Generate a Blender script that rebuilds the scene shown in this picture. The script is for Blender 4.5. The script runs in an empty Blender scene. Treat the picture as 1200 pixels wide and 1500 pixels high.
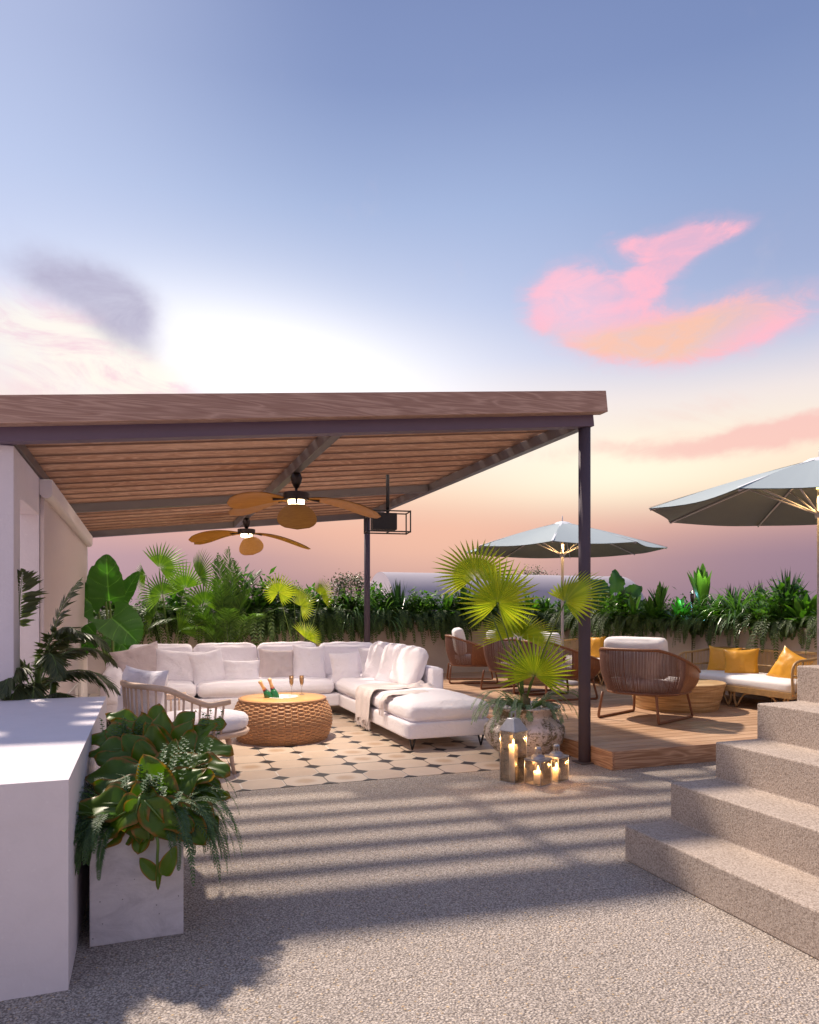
import bpy, bmesh, math, random
from mathutils import Vector, Matrix, Quaternion, noise
random.seed(7)
PI = math.pi
R = math.radians
scene = bpy.context.scene
COL = scene.collection
V = Vector
# ------------------------------------------------------------------ camera model
CAMH = 1.4; YAW = R(20.08); FPX = 1059.0; HOR = 895.0
FW = V((math.sin(YAW), math.cos(YAW), 0)); RT = V((math.cos(YAW), -math.sin(YAW), 0)); UP = V((0, 0, 1))
def ray(px, py): return FW + RT*((px-600)/FPX) + UP*((HOR-py)/FPX)
def at_d(px, py, d): return V((0, 0, CAMH)) + ray(px, py)*d
def at_z(px, py, z):
    r = ray(px, py); return V((0, 0, CAMH)) + r*((z-CAMH)/r.z)
def at_Y(px, py, Y):
    r = ray(px, py); return V((0, 0, CAMH)) + r*(Y/r.y)
def at_X(px, py, X):
    r = ray(px, py); return V((0, 0, CAMH)) + r*(X/r.x)
cam = bpy.data.cameras.new('camera'); cam_o = bpy.data.objects.new('camera', cam); COL.objects.link(cam_o)
cam_o.location = (0, 0, CAMH); cam_o.rotation_euler = (R(90), 0, -YAW)
cam.sensor_fit = 'HORIZONTAL'; cam.sensor_width = 36; cam.lens = 36*FPX/1200; cam.shift_y = 145/1200
cam.clip_start = .05; cam.clip_end = 3000
scene.camera = cam_o
# ------------------------------------------------------------------ node helpers
def s2l(c):
    return tuple(((x/255)/12.92 if x/255 <= .04045 else ((x/255+.055)/1.055)**2.4) for x in c)
class NT:
    def __init__(s, tree): s.t = tree; tree.nodes.clear()
    def n(s, kind, **kw):
        nd = s.t.nodes.new(kind)
        for k, v in kw.items(): setattr(nd, k, v)
        return nd
    def put(s, sock, v):
        if isinstance(v, bpy.types.NodeSocket): s.t.links.new(v, sock)
        elif isinstance(v, (tuple, list)) and len(v) == 3 and sock.type == 'RGBA': sock.default_value = (*v, 1)
        else: sock.default_value = v
    def m(s, op, a, b=None, c=None, clamp=False):
        nd = s.n('ShaderNodeMath', operation=op, use_clamp=clamp)
        s.put(nd.inputs[0], a)
        if b is not None: s.put(nd.inputs[1], b)
        if c is not None: s.put(nd.inputs[2], c)
        return nd.outputs[0]
    def mix(s, f, a, b, mode='MIX'):
        nd = s.n('ShaderNodeMix', data_type='RGBA', blend_type=mode)
        s.put(nd.inputs[0], f); s.put(nd.inputs[6], a); s.put(nd.inputs[7], b)
        return nd.outputs[2]
    def ramp(s, f, stops, interp='LINEAR'):
        nd = s.n('ShaderNodeValToRGB'); cr = nd.color_ramp; cr.interpolation = interp
        while len(cr.elements) < len(stops): cr.elements.new(.5)
        for e, (p, c) in zip(cr.elements, stops):
            e.position = p; e.color = (*c, 1) if len(c) == 3 else c
        s.put(nd.inputs[0], f); return nd.outputs[0]
    def sep(s, v):
        nd = s.n('ShaderNodeSeparateXYZ'); s.put(nd.inputs[0], v); return nd.outputs
    def comb(s, x, y, z):
        nd = s.n('ShaderNodeCombineXYZ')
        for i, v in enumerate((x, y, z)): s.put(nd.inputs[i], v)
        return nd.outputs[0]
    def noise(s, vec, scale, detail=3, rough=.5, dist=0):
        nd = s.n('ShaderNodeTexNoise'); s.put(nd.inputs['Vector'], vec)
        nd.inputs['Scale'].default_value = scale; nd.inputs['Detail'].default_value = detail
        nd.inputs['Roughness'].default_value = rough; nd.inputs['Distortion'].default_value = dist
        return nd.outputs
    def vor(s, vec, scale, feature='F1'):
        nd = s.n('ShaderNodeTexVoronoi', feature=feature); s.put(nd.inputs['Vector'], vec)
        nd.inputs['Scale'].default_value = scale; return nd.outputs
    def map(s, vec, scale=(1, 1, 1), loc=(0, 0, 0), rot=(0, 0, 0)):
        nd = s.n('ShaderNodeMapping'); s.put(nd.inputs[0], vec)
        nd.inputs['Scale'].default_value = scale; nd.inputs['Location'].default_value = loc; nd.inputs['Rotation'].default_value = rot
        return nd.outputs[0]
    def bump(s, h, strength=.3, dist=.01):
        nd = s.n('ShaderNodeBump'); s.put(nd.inputs['Height'], h)
        nd.inputs['Strength'].default_value = strength; nd.inputs['Distance'].default_value = dist
        return nd.outputs[0]
    def smooth(s, x, a, b):
        nd = s.n('ShaderNodeMapRange', interpolation_type='SMOOTHSTEP'); s.put(nd.inputs[0], x)
        nd.inputs[1].default_value = a; nd.inputs[2].default_value = b
        nd.inputs[3].default_value = 0; nd.inputs[4].default_value = 1
        return nd.outputs[0]
def new_mat(name):
    m = bpy.data.materials.new(name); m.use_nodes = True; t = NT(m.node_tree)
    out = t.n('ShaderNodeOutputMaterial'); p = t.n('ShaderNodeBsdfPrincipled')
    t.t.links.new(p.outputs[0], out.inputs[0])
    t.obj = t.n('ShaderNodeTexCoord').outputs['Object']; t.isl = t.n('ShaderNodeNewGeometry').outputs['Random Per Island']
    t.rnd = t.n('ShaderNodeObjectInfo').outputs['Random']
    return m, t, p, out
def B(t, p, **kw):
    names = dict(col='Base Color', rough='Roughness', metal='Metallic', normal='Normal', spec='Specular IOR Level', trans='Transmission Weight',
                 em='Emission Color', ems='Emission Strength', alpha='Alpha', sheen='Sheen Weight', coat='Coat Weight')
    for k, v in kw.items(): t.put(p.inputs[names[k]], v)
def mulc(c, k): return tuple(x*k for x in c)
# ------------------------------------------------------------------ materials
def plain(name, c, rough=.5, metal=0, var=.08, nscale=12, bump=.0, bscale=60, spec=.5, coat=0):
    m, t, p, o = new_mat(name)
    n = t.noise(t.obj, nscale, 4, .6)
    col = t.mix(n[0], mulc(c, 1-var*2), mulc(c, 1+var*2))
    B(t, p, col=col, rough=rough, metal=metal, spec=spec, coat=coat)
    if bump:
        n2 = t.noise(t.obj, bscale, 5, .6); B(t, p, normal=t.bump(n2[0], bump, .01))
    return m
def stucco(name, c, bump=.25):
    m, t, p, o = new_mat(name)
    n = t.noise(t.obj, 2.2, 5, .62); n2 = t.noise(t.obj, 38, 4, .6); n3 = t.noise(t.obj, 9, 4, .7, .6)
    f = t.m('ADD', t.m('MULTIPLY', n[0], .55), t.m('MULTIPLY', n3[0], .45))
    col = t.ramp(f, [(.3, mulc(c, .94)), (.5, c), (.72, mulc(c, 1.03))])
    spk = t.smooth(n2[0], .62, .72)
    col = t.mix(t.m('MULTIPLY', spk, .22), col, (.9, .88, .88))
    h = t.m('ADD', n2[0], t.m('MULTIPLY', n3[0], 1.4))
    B(t, p, col=col, rough=.85, spec=.25, normal=t.bump(h, bump, .006))
    return m
def wood(name, c1, c2, axis='X', scale=1.0, rough=.5, isl=True, spec=.35, grain=1.0):
    m, t, p, o = new_mat(name)
    st = {'X': (.07, 1, 1), 'Y': (1, .07, 1), 'Z': (1, 1, .07), 'H': (.05, .05, 1)}[axis]
    off = t.n('ShaderNodeVectorMath', operation='ADD'); t.put(off.inputs[0], t.obj)
    rr = t.m('MULTIPLY', t.isl if isl else t.rnd, 37.0)
    t.put(off.inputs[1], t.comb(rr, rr, t.m('MULTIPLY', rr, .7)))
    vec = t.map(off.outputs[0], tuple(x*scale for x in st))
    nz = t.noise(vec, 7, 2, .45, .5)
    rings = t.m('FRACT', t.m('MULTIPLY', nz[0], 7.0))
    tri = t.m('ABSOLUTE', t.m('SUBTRACT', t.m('MULTIPLY', rings, 2), 1))
    fine = t.noise(t.map(off.outputs[0], tuple((x*.25 if x < 1 else x)*scale for x in st)), 90, 3, .6)
    f = t.m('ADD', t.m('MULTIPLY', t.m('POWER', tri, 2.0), .45*grain), t.m('MULTIPLY', fine[0], .65))
    shade = t.m('MULTIPLY_ADD', t.isl, .30, -.15)
    f = t.m('ADD', f, shade)
    col = t.ramp(f, [(.2, c1), (.5, tuple((a+b)/2 for a, b in zip(c1, c2))), (.95, c2)])
    B(t, p, col=col, rough=rough, spec=spec, normal=t.bump(t.m('MULTIPLY', f, -1), .25, .003))
    return m
def leaf(name, c1, c2, trans=.35, rough=.4, edge=None, vein=None, tcol=None):
    m, t, p, o = new_mat(name)
    n = t.noise(t.obj, 9, 3, .6)
    f = t.m('ADD', t.m('MULTIPLY', t.isl, .7), t.m('MULTIPLY', n[0], .4))
    col = t.ramp(f, [(.1, c1), (.9, c2)])
    if edge is not None:
        a = t.n('ShaderNodeAttribute', attribute_name='e').outputs['Fac']
        nn = t.noise(t.obj, 30, 3, .6)
        col = t.mix(t.smooth(t.m('ADD', a, t.m('MULTIPLY', t.m('SUBTRACT', nn[0], .5), .5)), .76, .96), col, edge)
    if vein is not None: col = t.mix(t.smooth(t.n('ShaderNodeAttribute', attribute_name='e').outputs['Fac'], .25, .9), col, vein)
    B(t, p, col=col, rough=rough, spec=.45)
    tr = t.n('ShaderNodeBsdfTranslucent'); t.put(tr.inputs[0], t.mix(1.0, col, tcol or (1.5, 2.0, .6), 'MULTIPLY') if True else col)
    mx = t.n('ShaderNodeMixShader'); mx.inputs[0].default_value = trans
    t.t.links.new(p.outputs[0], mx.inputs[1]); t.t.links.new(tr.outputs[0], mx.inputs[2]); t.t.links.new(mx.outputs[0], o.inputs[0])
    return m
def fabric(name, c, wr=.35, rough=.9, sheen=.2):
    m, t, p, o = new_mat(name)
    n = t.noise(t.obj, 260, 2, .5); n2 = t.noise(t.map(t.obj, (1, 1, 1.6)), 6, 4, .6, .8)
    rg = t.m('ABSOLUTE', t.m('SUBTRACT', n2[0], .5))
    h = t.m('ADD', t.m('MULTIPLY', n[0], .06), t.m('MULTIPLY', rg, wr*2))
    B(t, p, col=t.mix(n[0], mulc(c, .93), mulc(c, 1.05)), rough=rough, sheen=sheen, spec=.2, normal=t.bump(h, .75, .035))
    return m
def emis(name, c, s):
    m, t, p, o = new_mat(name); B(t, p, col=(.0, .0, .0), em=c, ems=s); return m
M = {}
M['stucco'] = stucco('white stucco', (.68, .62, .65), .45)
M['plaster'] = stucco('smooth plaster', (.74, .69, .70), .12)
M['counter'] = stucco('counter plaster', (.74, .68, .71), .22)
M['beige_wall'] = stucco('beige wall plaster', (.52, .43, .38), .3)
M['blind'] = plain('blind cloth', (.55, .47, .46), .85, var=.02)
M['cassette'] = plain('blind cassette', (.66, .60, .58), .5, var=.02)
M['steel'] = plain('painted steel', (.120, .082, .125), .5, 0, .05, 6, .05)
M['steel_under'] = plain('bronze steel', (.11, .09, .085), .4, 0, .06, 6)
M['post'] = plain('post steel', (.095, .075, .098), .65, 0, .05, 6, spec=.15)
M['slat'] = wood('slat wood', (.36, .20, .135), (.68, .46, .34), 'X', 2.2, .5, grain=.7)
M['fascia'] = wood('fascia wood', (.32, .185, .14), (.60, .41, .32), 'X', 2.3, .6, grain=.8)
M['deck'] = wood('deck boards', (.36, .205, .115), (.68, .46, .30), 'X', 1.2, .5, grain=.6)
M['deck_side'] = wood('deck fascia', (.27, .135, .075), (.60, .38, .25), 'X', 2.2, .5)
M['deck_end'] = wood('deck end wood', (.27, .135, .075), (.60, .38, .25), 'Y', 2.2, .5)
M['palewood'] = wood('pale ash wood', (.58, .40, .29), (.78, .58, .45), 'X', 1.5, .5, grain=.3)
M['logwood'] = wood('light layered wood', (.32, .18, .07), (.66, .44, .23), 'H', 2.5, .45)
M['blade'] = wood('fan blade wood', (.36, .15, .018), (.54, .25, .035), 'X', 2.0, .4, grain=.4)
M['tabletop'] = wood('table top wood', (.55, .27, .09), (.75, .43, .17), 'X', 2.0, .4, grain=.5)
M['chairwood'] = wood('brown chair frame', (.16, .06, .028), (.33, .14, .065), 'Z', 2.0, .42, isl=False, grain=.5)
M['rope'] = plain('brown rope', (.20, .10, .075), .7, var=.2, nscale=60, bump=.3, bscale=300)
M['wicker'] = plain('wicker', (.47, .25, .125), .5, var=.12, nscale=60)
M['rattan'] = plain('rattan cane', (.46, .29, .13), .45, var=.2, nscale=18)
M['white_fab'] = fabric('white linen', (.87, .825, .875))
M['taupe_fab'] = fabric('taupe linen', (.62, .53, .53))
M['grey_fab'] = fabric('grey linen', (.68, .64, .69))
M['throw'] = fabric('cream throw', (.78, .68, .66))
M['deckcush'] = fabric('outdoor cushion', (.84, .80, .80), .12)
M['yellow'] = plain('mustard satin', (.72, .34, .025), .38, var=.05, bump=.15, bscale=14)
M['black'] = plain('black metal', (.012, .011, .012), .5)
M['darkleg'] = plain('dark leg', (.03, .025, .025), .4)
M['bronze'] = plain('dark bronze', (.035, .024, .02), .38, .5)
M['soil'] = plain('soil', (.05, .035, .025), .95, var=.3, nscale=40, bump=.8)
M['trunk'] = plain('palm stem', (.13, .10, .05), .8, var=.3, nscale=30, bump=.4)
M['greenstem'] = plain('green stem', (.10, .17, .03), .5, var=.15)
M['pole'] = plain('white pole', (.50, .46, .50), .4)
M['metal'] = plain('galvanised lantern metal', (.38, .38, .42), .38, .7, .15, 20)
M['ceramic'] = plain('white dish', (.8, .76, .72), .25)
M['wax'] = plain('candle wax', (.85, .74, .60), .5)
M['bottle'] = plain('green bottle glass', (.01, .12, .035), .08, spec=.8)
M['foil'] = plain('gold foil', (.72, .48, .26), .35, .2)
M['redband'] = plain('red neck band', (.45, .02, .02), .4)
M['blackband'] = plain('black neck band', (.015, .01, .01), .4)
M['champ'] = plain('champagne', (.78, .50, .24), .12, spec=.8)
M['stones'] = plain('white pebbles', (.62, .58, .60), .7, var=.2, nscale=15)
M['treebark'] = plain('bark', (.10, .07, .05), .9, var=.3)
M['flame'] = emis('flame', (1, .62, .22), 22)
M['lamp'] = emis('fan lamp', (1, .76, .42), 14)
M['led'] = emis('umbrella led', (1, .62, .18), 7)
M['teal'] = emis('spot lens', (.35, .9, 1.0), 4)
# leaves
M['fanpalm'] = leaf('fan palm leaf', (.06, .15, .018), (.17, .30, .03), .42, .38, tcol=(1.6, 1.8, .5))
M['fanpalm_lit'] = leaf('backlit fan palm leaf', (.22, .34, .02), (.42, .50, .035), .54, .4, tcol=(1.6, 1.5, .5))  # yellow-green raised to stand in for sun shining through the leaves
M['areca'] = leaf('areca leaf', (.030, .07, .014), (.09, .155, .028), .32)
M['dark_palm'] = leaf('dark palm leaf', (.032, .048, .018), (.095, .11, .040), .22, .5)
M['fern'] = leaf('fern leaf', (.018, .042, .010), (.075, .125, .026), .3, .55)
M['asparagus'] = leaf('asparagus fern', (.030, .070, .030), (.10, .17, .08), .34, .55)
M['shrub'] = leaf('shrub leaf', (.028, .075, .014), (.12, .23, .035), .34, .55)
M['shrub_y'] = leaf('yellow green shrub leaf', (.12, .18, .03), (.36, .42, .09), .4, .6)
M['alocasia'] = leaf('elephant ear leaf', (.022, .085, .010), (.045, .15, .016), .35, .35, vein=(.12, .30, .05))
M['broad'] = leaf('broad leaf', (.03, .085, .015), (.10, .22, .03), .32, .35)
M['figdark'] = leaf('dark lobed leaf', (.018, .06, .014), (.045, .12, .02), .25, .35)
M['yucca'] = leaf('yucca leaf', (.012, .035, .016), (.035, .085, .03), .18, .35)
M['spider'] = leaf('strap leaf', (.045, .12, .03), (.16, .28, .10), .3, .3)
M['brownedge'] = leaf('brown edged leaf', (.038, .085, .004), (.10, .175, .006), .28, .42, edge=(.26, .12, .016))
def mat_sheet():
    m, t, p, o = new_mat('added sun diffuser')
    tr = t.n('ShaderNodeBsdfTranslucent'); t.put(tr.inputs[0], (.98, .94, .90)); t.t.links.new(tr.outputs[0], o.inputs[0]); return m  # for the added sheets that diffuse the sun above the slats
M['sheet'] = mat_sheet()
M['silver'] = leaf('silver trailing leaf', (.10, .16, .09), (.28, .36, .24), .25, .45)
M['sprig'] = leaf('sprig leaf', (.045, .10, .045), (.12, .20, .11), .25, .6)
M['hazetree'] = leaf('far tree leaf', (.035, .045, .02), (.09, .10, .05), .2)
def mat_ground():
    m, t, p, o = new_mat('exposed aggregate')
    wn = t.noise(t.obj, 25, 3)
    off = t.n('ShaderNodeVectorMath', operation='MULTIPLY_ADD'); t.put(off.inputs[0], wn[1]); off.inputs[1].default_value = (.012, .012, .012); t.put(off.inputs[2], t.obj)
    v = t.vor(off.outputs[0], 95); v2 = t.vor(t.map(off.outputs[0], (1, 1, 1), (3.3, 1.7, 0)), 120)
    n = t.noise(t.obj, 1.6, 5, .6); n2 = t.noise(t.obj, 300, 3)
    cs = t.sep(v[1])
    peb = t.ramp(cs[0], [(0, (.38, .32, .275)), (.3, (.485, .415, .36)), (.7, (.56, .485, .42)), (.93, (.66, .58, .51)), (.985, (.60, .42, .22)), (1, (.34, .22, .14))])
    gap = t.smooth(v[0], .38, .62)
    deep = t.smooth(t.m('ADD', v2[0], t.m('MULTIPLY', n[0], .2)), .60, .70)
    col = t.mix(gap, peb, (.42, .36, .31)); col = t.mix(t.m('MULTIPLY', deep, .7), col, (.14, .115, .10))
    big = t.m('MULTIPLY_ADD', n[0], .5, .76)
    col = t.mix(1.0, col, t.comb(big, big, big), 'MULTIPLY')
    h = t.m('SUBTRACT', t.m('SUBTRACT', 1, t.m('POWER', v[0], 1.5)), t.m('MULTIPLY', v2[0], .4))
    h = t.m('ADD', h, t.m('MULTIPLY', n2[0], .15))
    B(t, p, col=col, rough=.85, spec=.25, normal=t.bump(h, .7, .008))
    return m
M['ground'] = mat_ground()
def mat_stair():
    m, t, p, o = new_mat('speckled stone stairs')
    n = t.noise(t.obj, 135, 4, .65); n2 = t.noise(t.obj, 3, 4, .6); v = t.vor(t.obj, 160); n4 = t.noise(t.obj, 40, 4, .6)
    f = t.m('ADD', t.m('MULTIPLY', n[0], .8), t.m('MULTIPLY', t.sep(v[1])[0], .22))
    col = t.ramp(f, [(.34, (.25, .19, .15)), (.47, (.40, .32, .26)), (.60, (.51, .42, .35)), (.80, (.62, .53, .45))])
    big = t.m('MULTIPLY_ADD', n2[0], .35, .84); col = t.mix(1.0, col, t.comb(big, big, big), 'MULTIPLY')
    B(t, p, col=col, rough=.8, spec=.3, normal=t.bump(t.m('ADD', n[0], t.m('MULTIPLY', n4[0], .6)), .45, .006))
    return m
M['stair'] = mat_stair()
def mat_tile():
    m, t, p, o = new_mat('octagon and dot tiles')
    a = .345
    s = t.sep(t.obj)
    X = t.m('DIVIDE', t.m('SUBTRACT', s[0], 1.062), a); Y = t.m('DIVIDE', t.m('SUBTRACT', s[1], 5.70), a)
    dx = t.m('ABSOLUTE', t.m('SUBTRACT', X, t.m('ROUND', X))); dy = t.m('ABSOLUTE', t.m('SUBTRACT', Y, t.m('ROUND', Y)))
    dm = t.m('ADD', dx, dy); mn = t.m('MINIMUM', dx, dy)
    dia = t.m('SUBTRACT', 1, t.smooth(dm, .222, .232))
    edge = t.m('LESS_THAN', t.m('ABSOLUTE', t.m('SUBTRACT', dm, .244)), .014)
    gl = t.m('LESS_THAN', mn, .016)
    gr = t.m('MAXIMUM', edge, t.m('MULTIPLY', gl, t.m('GREATER_THAN', dm, .235)))
    wn = t.n('ShaderNodeTexWhiteNoise', noise_dimensions='2D'); t.put(wn.inputs['Vector'], t.comb(t.m('FLOOR', X), t.m('FLOOR', Y), 0))
    n = t.noise(t.obj, 5, 4, .6, .5); n2 = t.noise(t.obj, 22, 4, .65)
    base = t.ramp(t.m('ADD', t.m('MULTIPLY', wn.outputs[0], .6), t.m('MULTIPLY', n[0], .5)), [(.15, (.47, .35, .26)), (.6, (.56, .44, .34)), (1, (.62, .51, .41))])
    # brown blotch on some tiles
    fx = t.m('SUBTRACT', t.m('FRACT', X), .5); fy = t.m('SUBTRACT', t.m('FRACT', Y), .5)
    rr = t.m('ADD', t.m('MULTIPLY', fx, fx), t.m('MULTIPLY', fy, fy))
    bl = t.m('MULTIPLY', t.m('SUBTRACT', 1, t.smooth(t.m('ADD', rr, t.m('MULTIPLY', n2[0], .08)), .04, .14)), t.m('GREATER_THAN', wn.outputs[0], .72))
    base = t.mix(t.m('MULTIPLY', bl, .6), base, (.38, .22, .11))
    base = t.mix(t.m('MULTIPLY', t.smooth(n2[0], .5, .8), .2), base, (.7, .62, .54))
    col = t.mix(dia, base, t.mix(n2[0], (.012, .011, .014), (.03, .028, .032)))
    lines = t.mix(t.m('GREATER_THAN', wn.outputs[0], .45), (.66, .60, .54), (.10, .075, .06))
    col = t.mix(gr, col, lines)
    h = t.m('SUBTRACT', 1, gr)
    B(t, p, col=col, rough=t.m('MULTIPLY_ADD', n2[0], .2, .38), spec=.45, normal=t.bump(t.m('ADD', h, t.m('MULTIPLY', n[0], .3)), .4, .003))
    return m
M['tile'] = mat_tile()
def mat_planter():
    m, t, p, o = new_mat('board marked concrete')
    n = t.noise(t.map(t.obj, (1, 1, 1.8)), 5, 8, .72, .7); v = t.vor(t.obj, 28); n3 = t.noise(t.obj, 70, 3)
    col = t.ramp(n[0], [(.25, (.42, .39, .42)), (.5, (.61, .57, .60)), (.7, (.70, .66, .68))])
    pit = t.m('MULTIPLY', t.m('LESS_THAN', v[0], .07), t.m('GREATER_THAN', t.sep(v[1])[1], .7))
    col = t.mix(pit, col, (.10, .09, .09))
    B(t, p, col=col, rough=.75, spec=.3, normal=t.bump(t.m('SUBTRACT', t.m('ADD', n[0], t.m('MULTIPLY', n3[0], .2)), pit), .5, .008))
    return m
M['planter'] = mat_planter()
def mat_pot():
    m, t, p, o = new_mat('weathered silver glaze')
    n = t.noise(t.obj, 6, 6, .72, .6); n2 = t.noise(t.map(t.obj, (1, 1, 1.3)), 26, 5, .75, .8); s = t.sep(t.obj)
    f = t.smooth(t.m('ADD', t.m('MULTIPLY', n[0], .55), t.m('MULTIPLY', n2[0], .5)), .49, .58)
    base = t.mix(n2[0], (.50, .42, .39), (.76, .69, .69))
    col = t.mix(f, base, t.mix(n[0], (.08, .065, .04), (.20, .155, .09)))
    B(t, p, col=col, rough=t.m('MULTIPLY_ADD', f, .35, .28), metal=t.m('MULTIPLY', t.m('SUBTRACT', 1, f), .3), normal=t.bump(t.m('ADD', t.m('MULTIPLY', f, .6), n2[0]), .55, .008))
    return m
M['pot'] = mat_pot()
def mat_canopy():
    m, t, p, o = new_mat('striped parasol cloth')
    w = t.n('ShaderNodeTexWave', wave_type='BANDS', bands_direction='X'); t.put(w.inputs[0], t.obj); w.inputs['Scale'].default_value = 26; w.inputs['Distortion'].default_value = .3
    n = t.noise(t.obj, 4, 3)
    col = t.mix(t.m('MULTIPLY', w.outputs[1], .5), (.52, .60, .62), (.38, .45, .47)); 
    B(t, p, col=col, rough=.8, spec=.2)
    tr = t.n('ShaderNodeBsdfTranslucent'); t.put(tr.inputs[0], (.10, .12, .12))
    mx = t.n('ShaderNodeMixShader'); mx.inputs[0].default_value = .2
    t.t.links.new(p.outputs[0], mx.inputs[1]); t.t.links.new(tr.outputs[0], mx.inputs[2]); t.t.links.new(mx.outputs[0], o.inputs[0])
    return m
M['canopy'] = mat_canopy()
M['underside_shade'] = plain('dark parasol lining', (.13, .145, .15), .85, var=.04)  # darker tone stands in for shade below the canopy
M['gap_shade'] = plain('slat gap shade', (.20, .115, .075), .6)  # dark brown standing in for shade in the gaps between slats
M['canopy_edge'] = plain('pale canopy tape', (.75, .77, .80), .6, var=.02)
def mat_glass(name, tint, gl=.12):
    m, t, p, o = new_mat(name)
    tr = t.n('ShaderNodeBsdfTransparent'); t.put(tr.inputs[0], tint)
    g = t.n('ShaderNodeBsdfGlossy'); g.inputs['Roughness'].default_value = .03; t.put(g.inputs[0], (.9, .85, .8))
    fr = t.n('ShaderNodeFresnel'); fr.inputs[0].default_value = 1.5
    mx = t.n('ShaderNodeMixShader'); t.put(mx.inputs[0], t.m('ADD', t.m('MULTIPLY', fr.outputs[0], .8), gl))
    t.t.links.new(tr.outputs[0], mx.inputs[1]); t.t.links.new(g.outputs[0], mx.inputs[2]); t.t.links.new(mx.outputs[0], o.inputs[0])
    return m
M['glass'] = mat_glass('smoky lantern glass', (.99, .97, .94), .04)
M['clear'] = mat_glass('clear glass', (.96, .95, .94), .03)
M['far_ground'] = plain('dusk lowland', (.23, .17, .21), .95, var=.1, nscale=.02)
M['vault'] = plain('vaulted roof membrane', (.42, .38, .41), .6, var=.05, nscale=.6)
M['vault_end'] = plain('vault end wall', (.62, .56, .58), .7, var=.05, nscale=.6)
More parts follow.
